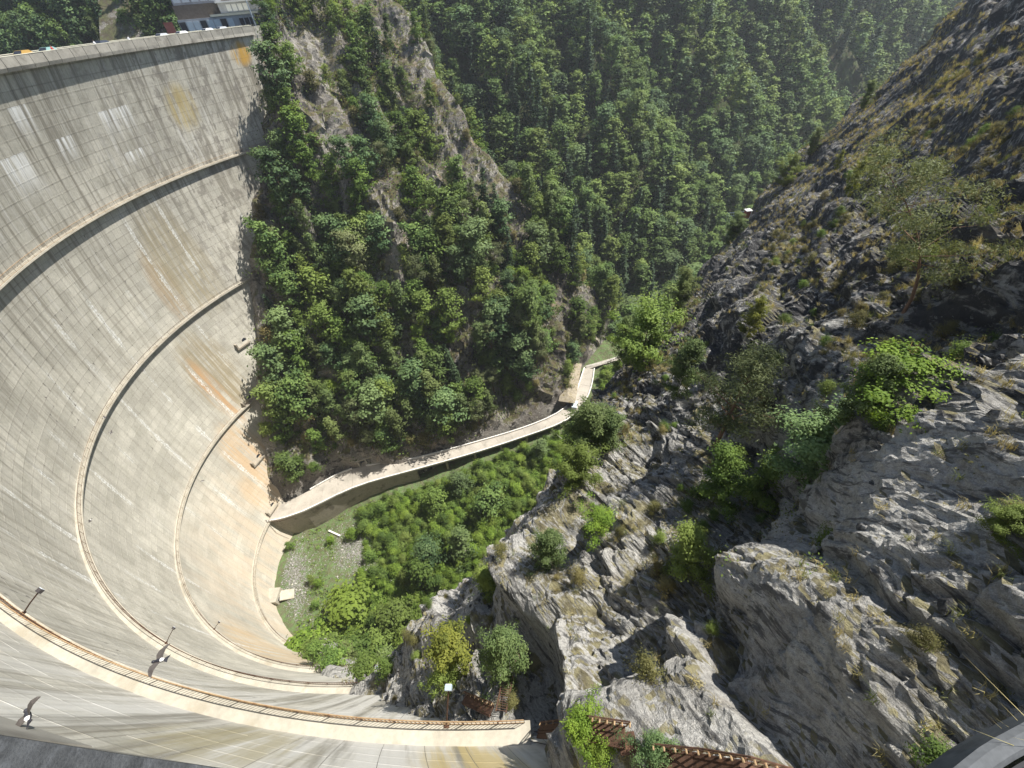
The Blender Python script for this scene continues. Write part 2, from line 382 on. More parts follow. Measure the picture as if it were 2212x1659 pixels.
MAT['lime'] = leaf_material('fresh_leaves', (.070, .130, .022), (.215, .310, .05), (.235, .300, .06), .4)
MAT['shrub'] = leaf_material('shrub_leaves', (.055, .105, .026), (.185, .270, .062), (.235, .270, .075), .38)
MAT['scrub'] = leaf_material('dry_scrub_leaves', (.075, .080, .030), (.190, .180, .070), (.240, .190, .085), .3)
MAT['cover'] = leaf_material('ground_cover', (.085, .160, .030), (.230, .340, .065), (.25, .32, .08), .4)
MAT['grass'] = leaf_material('dry_grass', (.20, .165, .075), (.50, .43, .22), (.42, .40, .17), .3)
MAT['ggrass'] = leaf_material('green_grass', (.07, .10, .03), (.20, .24, .08), (.32, .28, .12), .3)
MAT['feather'] = plain('dark_feathers', (.035, .035, .042), .6, .2, 20.)
MAT['featherwing'] = plain('brown_feathers', (.085, .075, .068), .7, .25, 25.)
MAT['featherwhite'] = plain('white_feathers', (.75, .74, .72), .8, .05, 20.)
MAT['cable'] = plain('black_cable', (.03, .03, .032), .6, .1, 5.)
MAT['skin'] = plain('skin', (.50, .33, .25), .6, .05, 5.)
def carpaint(n, c): 
    m = plain(n, c, .25, .04, 1.); return m
# ------------------------------------------------------------------ the arch dam: level arcs, depth h below the camera
def dam_c(h):
    u = np.asarray(h, float) / 50 - 1
    return -13.641 - 33.208 * u + 5.979 * u * u, 82.718 - 13.927 * u, 73.925 - 27.67 * u - .73 * u * u
def dam_pt(a, h, off=0.0):
    cx, cy, R = dam_c(h); a = np.radians(a); r = R - off
    return np.stack(np.broadcast_arrays(cx + r * np.cos(a), cy + r * np.sin(a), -np.asarray(h, float) + 0 * a), -1)
ANGA = lambda h: 202.9 - .094 * np.asarray(h, float)
def s2a(s, h): return ANGA(h) + np.degrees(np.asarray(s) / dam_c(h)[2])
def a2s(a, h): return np.radians(np.asarray(a) - ANGA(h)) * dam_c(h)[2]
WALL = -1.0                                                        # the wall stands a metre behind the lips of the walkways
A_FAR = lambda h: np.interp(h, [0, 4, 29, 59, 89, 119, 145], [146.3, 146.2, 143.2, 146.5, 151.5, 160, 165]) - 1.0
A_NEAR = lambda h: np.interp(h, [0, 4, 29, 59, 89, 119, 145], [276, 276, 274, 277, 277, 265, 262])
dam = ob('arch_dam', None, loc=(0, 0, 0), label='tall curved concrete arch dam with level walkway ledges across its face', cat='dam')
# core behind the panels
hs = np.linspace(2.9, 146, 74); NA = 96
V = []; 
for h in hs: V.append(dam_pt(np.linspace(A_FAR(h), A_NEAR(h), NA), h, WALL - .010))
V = np.concatenate(V); ob('core', mesh_np('dam_core', V, grid_faces(len(hs), NA), MAT['core'], shade=True), dam)
# shuttering panels, one lift 2 m high and 2.19 m wide each
rows = 4.9 + 2 * np.arange(-1, 69); PW = 2.19
pv, puv = [], []; 
for r0 in rows[:-1]:
    h0, h1 = r0 + .02, r0 + 1.98
    hm = r0 + 1
    j0 = int(math.floor(a2s(A_FAR(hm), hm) / PW)); j1 = int(math.ceil(a2s(A_NEAR(hm), hm) / PW))
    for j in range(j0, j1):
        s0, s1 = j * PW + .02, (j + 1) * PW - .02
        o = WALL + rng.normal(0, .002); tw = rng.normal(0, .001, 4)
        f = [dam_pt(s2a(s, h), h, o + w) for (s, h), w in zip(((s0, h0), (s1, h0), (s1, h1), (s0, h1)), tw)]
        e = .012
        b = [dam_pt(s2a(s, h), h, WALL - .012) for s, h in ((s0 - e, h0 - e), (s1 + e, h0 - e), (s1 + e, h1 + e), (s0 - e, h1 + e))]
        pv.append(np.array(f + b)); puv.append(np.array([(s0, h0), (s1, h0), (s1, h1), (s0, h1)] * 2))
pv = np.array(pv); puv = np.array(puv)
PQ = np.array([[3, 2, 1, 0], [0, 1, 5, 4], [1, 2, 6, 5], [2, 3, 7, 6], [3, 0, 4, 7]])
q = proj(pv[:, :4].reshape(-1, 3)).reshape(-1, 4, 2)
inside = ((q[..., 0] > 0) & (q[..., 0] < IMW) & (q[..., 1] > 0) & (q[..., 1] < IMH) & ((pv[:, :4] @ C_FW) > 0)).all(1)
x, y = q[..., 0], q[..., 1]; area = .5 * np.abs((x * np.roll(y, -1, 1) - y * np.roll(x, -1, 1)).sum(1))
vis = pv[:, :4, 2].mean(1) > -124
score = np.where(inside & vis, area, 0); big = set(np.argsort(-score)[:300].tolist())
rest = [i for i in range(len(pv)) if i not in big]
R_ = pv[rest].reshape(-1, 3); F_ = (np.arange(len(rest))[:, None, None] * 8 + PQ[None]).reshape(-1, 4)
ob('concrete_panels', mesh_np('panel_field', R_, F_, MAT['dam'], uv=puv[rest].reshape(-1, 2)), dam, kind='stuff')
for i in sorted(big): ob('concrete_panel', mesh_np('concrete_panel', pv[i], PQ, MAT['dam'], uv=puv[i]), dam)

def arc_sweep(angs, h, prof, closed=True):
    """sweep a profile of (inward offset, height above -h) along the arc"""
    V = np.concatenate([[dam_pt(a, h, o) + np.array([0, 0, z]) for o, z in (prof(a) if callable(prof) else prof)] for a in angs])
    n = len(V) // len(angs); Q = []
    for i in range(len(angs) - 1):
        for j in range(n if closed else n - 1): Q.append([i * n + j, i * n + (j + 1) % n, (i + 1) * n + (j + 1) % n, (i + 1) * n + j])
    Q = [q[::-1] for q in Q]
    return V, Q, n
def sweep_caps(V, n, m):
    return [list(range(n)), list(range((m - 1) * n, m * n))[::-1]]
# walkway ledges with their railings (parts of the dam)
LEDGE = [(28.9, 141.5, 268.6), (58.9, 145.5, 274.2), (88.9, 150.5, 275.5), (118.9, 171.5, 253.5)]
for li, (h, a0, a1) in enumerate(LEDGE):
    n = int((a1 - a0) * 1.0) + 2; angs = np.linspace(a0, a1, n)
    prof = [(-1.3, .10), (0, .02), (0, -.26), (-.5, -.5), (-1.3, -.7)]
    V, Q, k = arc_sweep(angs, h, prof); mb = MB().add(V, Q)
    mb.add([dam_pt(a1, h, o) + np.array([0, 0, z]) for o, z in prof], [[0, 1, 2, 3]], [[0, 3, 4]])
    mb.add([dam_pt(a0, h, o) + np.array([0, 0, z]) for o, z in prof], [[3, 2, 1, 0]], [[4, 3, 0]])
    lg = ob('walkway_ledge', mb.mesh('walkway_ledge', MAT['ledge']), dam)
    L = np.radians(a1 - a0) * dam_c(h)[2]
    # rails and balusters
    rb = MB(); ang2 = np.linspace(a0 + .3, a1 - .2, n)
    for z, w in ((1.0, .055), (.12, .035)):
        rb.tube([dam_pt(a, h, -.10) + np.array([0, 0, z]) for a in ang2], w / 2 * 1.25, 4)
    ob('handrail', rb.mesh('handrail', MAT['dryrail'] if li == 0 else MAT['rust']), lg)
    bb = MB(); step = (.24, .30, .40, .45)[li]; nb = int(L / step)
    for i in range(nb + 1):
        a = a0 + .3 + (a1 - a0 - .5) * i / nb; p = dam_pt(a, h, -.10)
        w = .022 if i % 8 else .05
        bb.bar(p + [0, 0, .02], p + [0, 0, 1.0], w)
    ob('balusters', bb.mesh('balusters', MAT['rust']), lg, kind='stuff')
# crest: cornice wall in cast sections, road deck, upstream parapet
OV = lambda a: np.interp(a, [146, 160, 187, 215, 245, 255, 256.3, 258, 276], [-.55, -.35, -.05, .05, .25, .38, .57, .60, .5])
H_TOP, H_BOT = 2.72, 4.05
edges = np.arange(147.0, 276.1, 1.8)  # cast sections
for i in range(len(edges) - 1):
    g = .03; angs = np.linspace(edges[i] + g, edges[i + 1] - g, 3); jo = rng.normal(0, .012)
    prof = lambda a: [(OV(a) + jo, 4.0 - H_TOP), (OV(a) + jo, 4.0 - H_BOT), (-.35, 4.0 - H_BOT - .55), (-1.2, 4.0 - H_BOT - .55), (-1.2, .2), (OV(a) - .38, .2), (OV(a) - .38, 4.0 - H_TOP)]
    V, Q, k = arc_sweep(angs, 4.0, prof); 
    me = MB().add(V, Q)
    for e in (0, 2):
        b = e * 7; F4 = [[b, b + 1, b + 5, b + 6], [b + 1, b + 2, b + 4, b + 5]]; T3 = [[b + 2, b + 3, b + 4]]
        me.add(V, [f[::-1] if e else f for f in F4], [f[::-1] if e else f for f in T3])
    ob('parapet_section', me.mesh('parapet_section', MAT['parapet']), dam)
edge2 = np.linspace(147, 250, 60)
V, Q, k = arc_sweep(edge2, 4.0, lambda a: [(OV(a) + .03, 4.06 - H_TOP), (OV(a) + .03, 4.0 - H_TOP), (OV(a) - .41, 4.0 - H_TOP), (OV(a) - .41, 4.06 - H_TOP)])
V[:, 2] += .004
ob('coping', MB().add(V, Q).mesh('coping', MAT['coping']), dam)
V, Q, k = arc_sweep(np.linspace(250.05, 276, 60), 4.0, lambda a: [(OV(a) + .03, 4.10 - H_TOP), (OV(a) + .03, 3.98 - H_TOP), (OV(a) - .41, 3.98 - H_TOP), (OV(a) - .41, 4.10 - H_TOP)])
ob('dark_coping', MB().add(V, Q).mesh('dark_coping', MAT['darkcoping']), dam)['label'] = 'dark coping strip on the end of the parapet'
V, Q, k = arc_sweep(np.linspace(144, 277, 80), 4.0, [(-1.15, .15), (-1.15, -.6), (-7.4, -.6), (-7.4, .15)])
ob('crest_deck', MB().add(V, Q).mesh('crest_deck', MAT['asphalt']), dam)
V, Q, k = arc_sweep(np.linspace(144, 277, 80), 4.0, [(-7.2, 1.25), (-7.2, .152), (-7.55, .152), (-7.55, 1.25)])
up = ob('upstream_parapet', MB().add(V, Q).mesh('upstream_parapet', MAT['parapet']), dam)
V, Q, k = arc_sweep(np.linspace(144, 277, 80), 4.0, [(-7.15, 1.33), (-7.15, 1.252), (-7.6, 1.252), (-7.6, 1.33)])
ob('coping', MB().add(V, Q).mesh('coping_upstream', MAT['coping']), up)
# upstream face
Vu = np.concatenate([dam_pt(np.linspace(A_FAR(4), A_NEAR(4), 60), h, -7.5 - .12 * (h - 4)) for h in (4.5, 20, 40, 60, 90, 140)])
ob('upstream_face', mesh_np('upstream_face', Vu, grid_faces(6, 60)[:, ::-1], MAT['parapet'], shade=True), dam)
# drain outlets on the far side of the face
for (a, h) in ((151.5, 73.3), (154.4, 88.0), (159.6, 103.3), (164.6, 117.2)):
    p = dam_pt(a, h, WALL); cx, cy, R = dam_c(h); nrm = np.array([cx - p[0], cy - p[1], 0]); nrm /= np.linalg.norm(nrm); tg = np.cross((0, 0, 1), nrm)
    mb = MB().box(p + nrm * .45 + np.array([0, 0, -1.0]) - tg * 1.2, (4.6, 1.1, .45), tg, nrm, (0, 0, 1))
    mb.box(p + nrm * .45 - tg * 3.2, (.4, 1.0, 1.5), tg, nrm, (0, 0, 1))
    dr = ob('drain_outlet', mb.mesh('drain_bracket', MAT['retain']), dam)
    aa = np.arange(16) * math.pi / 8
    mb = MB().add(np.vstack([p + nrm * .06 + np.outer(np.cos(aa), tg) * .75 + np.outer(np.sin(aa), (0, 0, 1)) * .75, p + nrm * .06]), None, [[16, j, (j + 1) % 16] for j in range(16)])
    ob('pipe_mouth', mb.mesh('pipe_mouth', MAT['darkwin']), dr)
# ------------------------------------------------------------------ terrain
ES = np.array([.613, .790, 0.]); EQ = np.array([.790, -.613, 0.]); A0 = np.array([.3, 3.0, -28.9]); BN = np.array([-.646, .501, .574])
TAN = 1.428
def bank_base(s, z):
    zb = np.interp(s, [-40, -12, -1, 15, 28, 52, 95, 103, 112, 128, 147, 175, 240], [-62, -60, -55, -49, -43, -44.5, -47, -43, -40, -25, -8, 8, 20])
    c = smooth(-11, 2, s); tc = TAN + c * (5.2 - TAN)
    q = np.where(z >= zb, (z - A0[2]) / TAN, (zb - A0[2]) / TAN + (z - zb) / tc)
    q = np.where(z > 12, (12 - A0[2]) / TAN + (z - 12) * 1.6, q)
    return A0 * [1, 1, 0] + s[:, None] * ES + q[:, None] * EQ + z[:, None] * np.array([0, 0, 1.])
def plane_sz(px):
    d = ray(px); t = (BN @ A0) / (BN @ d); P = d * t; return (P - A0) @ ES, P[2]
def capsule(s, z, pts, w):
    P = np.array([plane_sz(p) for p in pts]); S = np.c_[s, z / .82]; P[:, 1] /= .82; d = np.full(len(s), 1e9)
    for a, b in zip(P[:-1], P[1:]):
        ab = b - a; t = np.clip(((S - a) @ ab) / (ab @ ab), 0, 1); d = np.minimum(d, np.hypot(*(S - a - t[:, None] * ab).T))
    return np.exp(-(d / w) ** 2)
def spaced(a, b, f):
    v = [a]
    while v[-1] < b: v.append(v[-1] + f(v[-1]))
    return np.array(v)
sv = spaced(-34, 235, lambda s: max(.16, .0075 * math.hypot(s - 6, 14)))
zv = spaced(-136, 34, lambda z: .8 * max(.17, .0085 * math.hypot(z + 26, 12)))
S, Zg = np.meshgrid(sv, zv, indexing='ij'); s_, z_ = S.ravel(), Zg.ravel()
P = bank_base(s_, z_); u_ = z_ / .82
near = np.exp(-((np.linalg.norm(P - [8, 8, -24], axis=1)) / 45) ** 2)
Q3 = np.c_[s_, u_, 0 * s_]
d = 2.6 * fbm(P / 21, 4, 11) + .9 * fbm(P / 8, 3, 12)
d += 3.4 * capsule(s_, z_, [(1300, 930), (1330, 1010), (1280, 1150), (1180, 1290)], 4.5)      # rib with the leaning slab
d -= 3.2 * capsule(s_, z_, [(1570, 960), (1540, 1120), (1450, 1260), (1380, 1380)], 2.3)     # gully full of bushes
d -= 2.6 * capsule(s_, z_, [(1400, 1010), (1350, 1100), (1260, 1230)], 1.6)
d += 1.9 * capsule(s_, z_, [(1620, 1260), (1780, 1330), (1960, 1420)], 2.4)
d -= 3.0 * capsule(s_, z_, [(1150, 1420), (1165, 1500), (1185, 1530)], 1.5)                   # hollow under the overhang
d += 1.8 * capsule(s_, z_, [(1010, 1390), (930, 1380)], 2.5) + 1.6 * capsule(s_, z_, [(1250, 1380), (1260, 1470)], 1.5)
d += 1.5 * capsule(s_, z_, [(1560, 720), (1800, 760), (2000, 900)], 3.) + 1.4 * capsule(s_, z_, [(1700, 860), (1900, 640), (2100, 500)], 2.2)
d -= 1.4 * capsule(s_, z_, [(1690, 990), (1900, 860), (2150, 760)], 1.5)
d += 2.2 * capsule(s_, z_, [(1420, 1640), (1330, 1660)], 2.2)
wA = (s_ + 9 * fbm(P / 9, 3, 20) > 34).astype(float)
warp = 1.7 * fbm(P / 6, 3, 21)
cA = (-37 * s_ + 46 * u_) / 59 + warp; cB = (11 * s_ + 7.7 * u_) / 13.4 + warp
def saw(c, k): f = c - np.floor(c); return np.where(f < k, f / k, (1 - f) / (1 - k)) - .5
stratA = wA * cA + (1 - wA) * cB; alongA = wA * (46 * s_ + 37 * u_) / 59 + (1 - wA) * (-7.7 * s_ + 11 * u_) / 13.4
wob = fbm(P / 2.4, 3, 91)[:, None] * [.55, .55, 0.]
QF = np.c_[stratA, alongA * .55, 0 * s_] + wob
rough = .35 + .95 * smooth(-.25, .35, fbm(P / 7, 3, 92))
spc = np.maximum(.17, .0080 * np.hypot(np.hypot(s_ - 6, 14), (z_ + 26) * .8))
for sc_, o_, t_, sd_, cr_ in ((6.5, 1.5, 1.3, 501, .35), (2.6, .85, .80, 511, .32), (1.15, .46, .48, 521, .22), (.55, .21, .24, 531, .10)):
    v_, g_ = facets(QF / sc_, sd_, o_, t_, np.minimum(40, 2.2 * sc_ / spc)); k_ = smooth(1.2, 2.6, sc_ / spc) * (1.0 if sc_ > 3 else rough)
    d += k_ * (v_ - cr_ * np.exp(-(g_ / np.maximum(.06, .6 * spc / sc_)) ** 2))
d += .22 * fbm(P / 1.6, 4, 71, .6) * rough + .13 * fbm(P / .45, 3, 72, ridged=True) * near
nb = np.broadcast_to(BN, P.shape).copy()
below = smooth(0, -6, z_ - np.interp(s_, [-40, -1, 15, 103, 112, 128, 147, 240], [-62, -55, -49, -43, -40, -25, -8, 20]))
nc = np.array([-.60, .78, .18]); nb = nb * (1 - below[:, None]) + nc * below[:, None]
tang = .08 * (fbm(P / 1.3, 3, 81)[:, None] * ES + fbm(P / 1.3, 3, 82)[:, None] * np.array([0, 0, 1.])) * near[:, None]
PB = P + nb * (d + .3)[:, None] + tang
tone = np.clip(.28 + .75 * smooth(12, 40, s_) + .3 * smooth(-22, -10, z_) - .75 * near * smooth(-30, -16, z_) * (s_ < 14), 0, 1)
# keep the rock clear of the crest and of the camera
rb_ = np.hypot(PB[:, 0] - dam_c(4.)[0], PB[:, 1] - dam_c(4.)[1])
lift = (PB[:, 2] > -9) & (PB[:, 0] < 9); PB[lift, 2] = -9 + .15 * (PB[lift, 2] + 9)
right_bank = ob('rock_slope', mesh_np('rock_slope', PB, grid_faces(len(sv), len(zv))[:, ::-1], MAT['rock'], {'tone': tone, 'strat': stratA, 'along': alongA}), kind='structure')

# far bank with the rocky spur
FOOT = np.array([(-140, 50), (-100, 66), (-83, 75), (-63, 87), (-42, 86.5), (-13, 96), (20, 109), (27, 125.5), (34, 133), (42, 141), (48, 149), (60, 170)])
rid = [(1327, 656, 150), (1264, 610, 148), (1217, 493, 152), (1130, 430, 155), (1084, 367, 158), (1004, 277, 165), (967, 213, 172), (934, 173, 178), (924, 110, 186), (904, 60, 192), (871, 7, 198)]
RID = [aty(p[:2], p[2]) for p in rid]; RID = np.array(sorted([tuple(r) for r in RID] + [(-50, 214, 22), (-75, 226, 42), (-140, 244, 50), (51, 151, -104), (55, 153, -119), (70, 160, -126)]))
CON = np.array([(-140, 75, -119), (-83, 75.2, -118), (-81, 95, -89), (-76, 117, -59), (-67, 140, -29), (-61, 151, -4), (-50, 150, -22), (-38, 140, -38), (-20, 130, -62), (10, 128, -84), (30, 140, -97), (40, 145, -104), (52, 151, -112), (70, 156, -124)])
def H_spur(x, y):
    yf = np.interp(x, *FOOT.T); yc = np.interp(x, CON[:, 0], CON[:, 1]); zc = np.interp(x, CON[:, 0], CON[:, 2])
    yr = np.interp(x, RID[:, 0], RID[:, 1]); zr = np.interp(x, RID[:, 0], RID[:, 2]); yr = np.maximum(yr, yc + 1)
    z0 = -119.4
    a = z0 + (zc - z0) * (y - yf) / np.maximum(yc - yf, .5)
    b = zc + (zr - zc) * (y - yc) / np.maximum(yr - yc, .5)
    c = zr - 1.25 * (y - yr)
    z = np.where(y < yf, z0 - 2.4 * (yf - y), np.where(y < yc, a, np.where(y < yr, b, c)))
    ter = (x < -62.5) & (y > 148)
    zt = np.where(y < 192, -4.6, -4.6 + .95 * (y - 192))
    return np.where(ter, np.minimum(z, zt), np.maximum(z, -135))
xs = np.arange(-132, 66, .75); ys = np.arange(60, 262, .75)
X, Y = np.meshgrid(xs, ys, indexing='ij'); P = np.c_[X.ravel(), Y.ravel(), H_spur(X.ravel(), Y.ravel())]
N = vnormals(P, len(xs), len(ys)); N[N[:, 2] < 0] *= -1
face = smooth(-119, -112, P[:, 2]) * (1 - ((P[:, 0] < -62) & (P[:, 1] > 147)))
low = 1 - .75 * smooth(-70, -80, P[:, 0])
d = 4.5 * fbm(P / 30, 4, 101) + 5.0 * fbm(P * [1 / 13, 1 / 26, 1 / 30], 4, 102, ridged=True) - 1.0
wq = fbm(P / 9, 3, 103) * 3; cc = (P[:, 0] * .75 + P[:, 2] * .55 + wq)
d += 1.5 * saw(cc / 7.5, .8) + .7 * saw(cc / 2.8, .75)
w1, w2, wi = worley(P / [5, 5, 7] + .3 * fbm(P / 4, 2, 104)[:, None], 105); d += 1.5 * (wi - .5) - .4 * np.exp(-((w2 - w1) / .1) ** 2)
d += .8 * fbm(P / 2.2, 3, 106)
sp_line = np.interp(P[:, 0], RID[:, 0], RID[:, 1])
ridge = np.exp(-((P[:, 1] - sp_line) / 14) ** 2)
PS = P + N * (d * face * low * (1 - .35 * ridge))[:, None]
tone_s = np.clip(.45 + .5 * fbm(P / 18, 3, 107), 0, 1)
spur = ob('rock_spur', mesh_np('rock_spur', PS, grid_faces(len(xs), len(ys)), MAT['spur'], {'tone': tone_s}), kind='structure')
SPX, SPY = xs, ys

# gorge floor
xs = np.arange(-104, 96, 1.0); ys = np.arange(20, 215, 1.0); X, Y = np.meshgrid(xs, ys, indexing='ij'); x, y = X.ravel(), Y.ravel()
zf = -129.5 + 3.0 * smooth(-60, -10, x) + 4 * smooth(110, 170, y) + .055 * np.abs(y - 62) + 2.2 * smooth(-66, -50, x) * smooth(70, 82, y)
zf += 1.2 * fbm(np.c_[x / 9, y / 9, 0 * x], 4, 201) + .35 * fbm(np.c_[x / 2, y / 2, 0 * x], 3, 202)
PF = np.c_[x, y, zf]
floor = ob('valley_floor', mesh_np('valley_floor', PF, grid_faces(len(xs), len(ys)), MAT['floor'], {'tone': .2 + .3 * fbm(PF / 14, 3, 203)}), kind='structure')

# wooded mountainside behind the spur
def H_bg(x, y):
    w = (y - 168) * .9 - (x - 55) * .42; v = (y - 168) * .42 + (x - 55) * .9
    v = v + 26 * fbm(np.c_[x / 90, y / 90, 0 * x + 4], 3, 302); rib = np.abs((v / 66. + .18) % 1.0 - .5) * 2            # 0 in the gullies, 1 on the ribs
    z = -124 + .93 * np.maximum(w, 0) + (24 * (rib - .5)) * smooth(10, 70, w)
    return z + 5 * fbm(np.c_[x / 45, y / 45, 0 * x], 3, 301)
xs = np.arange(-150, 420, 3.); ys = np.arange(150, 460, 3.); X, Y = np.meshgrid(xs, ys, indexing='ij'); x, y = X.ravel(), Y.ravel()
PG = np.c_[x, y, H_bg(x, y)]
hill = ob('wooded_hill', mesh_np('wooded_hill', PG, grid_faces(len(xs), len(ys)), MAT['soil'], {'tone': 0 * x}, shade=True), kind='structure')
# hillside above the reservoir beyond the crest, and the water
def H_res(x, y):
    w = (y - 158) * .93 + (x + 66) * .30
    return -14 + .85 * np.maximum(w - 14, -30) + 4 * fbm(np.c_[x / 30, y / 30, 0 * x], 3, 311)
xs = np.arange(-420, -60, 3.); ys = np.arange(60, 420, 3.); X, Y = np.meshgrid(xs, ys, indexing='ij'); x, y = X.ravel(), Y.ravel()
PR = np.c_[x, y, H_res(x, y)]
ter = (PR[:, 0] > -112) & (PR[:, 1] < 190) & (PR[:, 1] > 150); PR[ter, 2] = np.minimum(PR[ter, 2], -5.2)
gf = grid_faces(len(xs), len(ys)); okv = (np.hypot(PR[:, 0] - 22, PR[:, 1] - 95.5) > 111) | (PR[:, 1] > 152)
hill2 = ob('reservoir_hill', mesh_np('reservoir_hill', PR, gf[okv[gf].all(1)], MAT['soil'], {'tone': 0 * x}, shade=True), kind='structure')
tw = NT('lake_water', .08); tw.col((.02, .05, .045)); tw.bump(tw.noise(tw.pos(), .8, 4), .15, .1)
aw = np.linspace(140, 280, 40); Vw = np.vstack([dam_pt(aw, 4.0, -9.0) + [0, 0, -10.], dam_pt(aw, 4.0, -330.) + [0, 0, -10.]])
ob('reservoir', mesh_np('reservoir', Vw, grid_faces(2, 40), tw.m), kind='structure')

# ray casting against the built ground, to stand things where the photograph shows them
def bvh_of(*obs):
    V, F, n = [], [], 0
    for o in obs:
        me = o.data; v = np.empty(len(me.vertices) * 3, np.float32); me.vertices.foreach_get('co', v); v = v.reshape(-1, 3)
        f = np.empty(len(me.loops), np.int32); me.loops.foreach_get('vertex_index', f); F.append(f.reshape(-1, 4) + n); V.append(v); n += len(v)
    return BVHTree.FromPolygons(np.concatenate(V).tolist(), np.concatenate(F).tolist())
BV_BANK = bvh_of(right_bank); BV_SPUR = bvh_of(spur, floor); BV_HILL = bvh_of(hill, hill2)
def hit(px, bv=None):
    d = Vector(ray(px)).normalized()
    best = None
    for b in ([bv] if bv else [BV_BANK, BV_SPUR, BV_HILL]):
        r = b.ray_cast(Vector((0, 0, 0)), d, 3000)
        if r[0] is not None and (best is None or r[3] < best[3]): best = r
    return best
def ground(x, y, bv):
    r = bv.ray_cast(Vector((x, y, 300)), Vector((0, 0, -1)), 1000)
    return None if r[0] is None else np.array(r[0])
def height_to(base, top_px):
    """height of a plant standing at base that spans the picture from its foot to the pixel (seen steeply from above, the crown's width counts too)"""
    b = proj(base)[0]; ext = math.hypot(top_px[0] - b[0], top_px[1] - b[1]); h1 = proj(base + np.array([0, 0, 1.]))[0]
    per_m = math.hypot(*(h1 - b)); flat = FPX / float(base @ C_FW)
    return ext / max(per_m, .8 * flat)

def at_rock(px, off=.8):
    r_ = hit(px, BV_BANK); d_ = Vector(ray(px)).normalized(); dn = np.array(d_)
    return np.array(d_ * (r_[3] - off)) if r_ is not None else dn * ((BN @ A0) / (BN @ dn) - off)
# ------------------------------------------------------------------ plants
def unit(v): return v / (np.linalg.norm(v, axis=-1, keepdims=True) + 1e-9)
class Leaves:
    def __init__(s, r): s.C = []; s.N = []; s.S = []; s.A = []; s.B = []; s.r = r
    def clump(s, c, rad, n, size, out, aspect=.6, bright=.5, up=.35, rnd=.7):
        g = s.r.normal(size=(n, 3)) * np.asarray(rad) * .55
        C = c + g; N = unit(unit(g) * .6 + np.asarray(out) * .55 + np.array([0, 0, up]) + s.r.normal(size=(n, 3)) * rnd * .6)
        s.C.append(C); s.N.append(N); s.S.append(size * s.r.uniform(.65, 1.3, n)); s.A.append(np.full(n, aspect))
        s.B.append(np.clip(bright + s.r.normal(0, .18, n), 0, 1))
    def cards(s, C, N, size, aspect, bright):
        s.C.append(C); s.N.append(unit(N)); s.S.append(size); s.A.append(aspect); s.B.append(bright)
    def arrays(s):
        C, N, S_, A, B = [np.concatenate(x) for x in (s.C, s.N, s.S, s.A, s.B)]
        t = unit(np.cross(N, s.r.normal(size=N.shape))); b = np.cross(N, t)
        V = np.stack([C - t * S_[:, None] * .5, C + b * (S_ * A)[:, None] * .5, C + t * S_[:, None] * .5, C - b * (S_ * A)[:, None] * .5], 1).reshape(-1, 3)
        return V, np.arange(len(V)).reshape(-1, 4), np.repeat(B, 4)
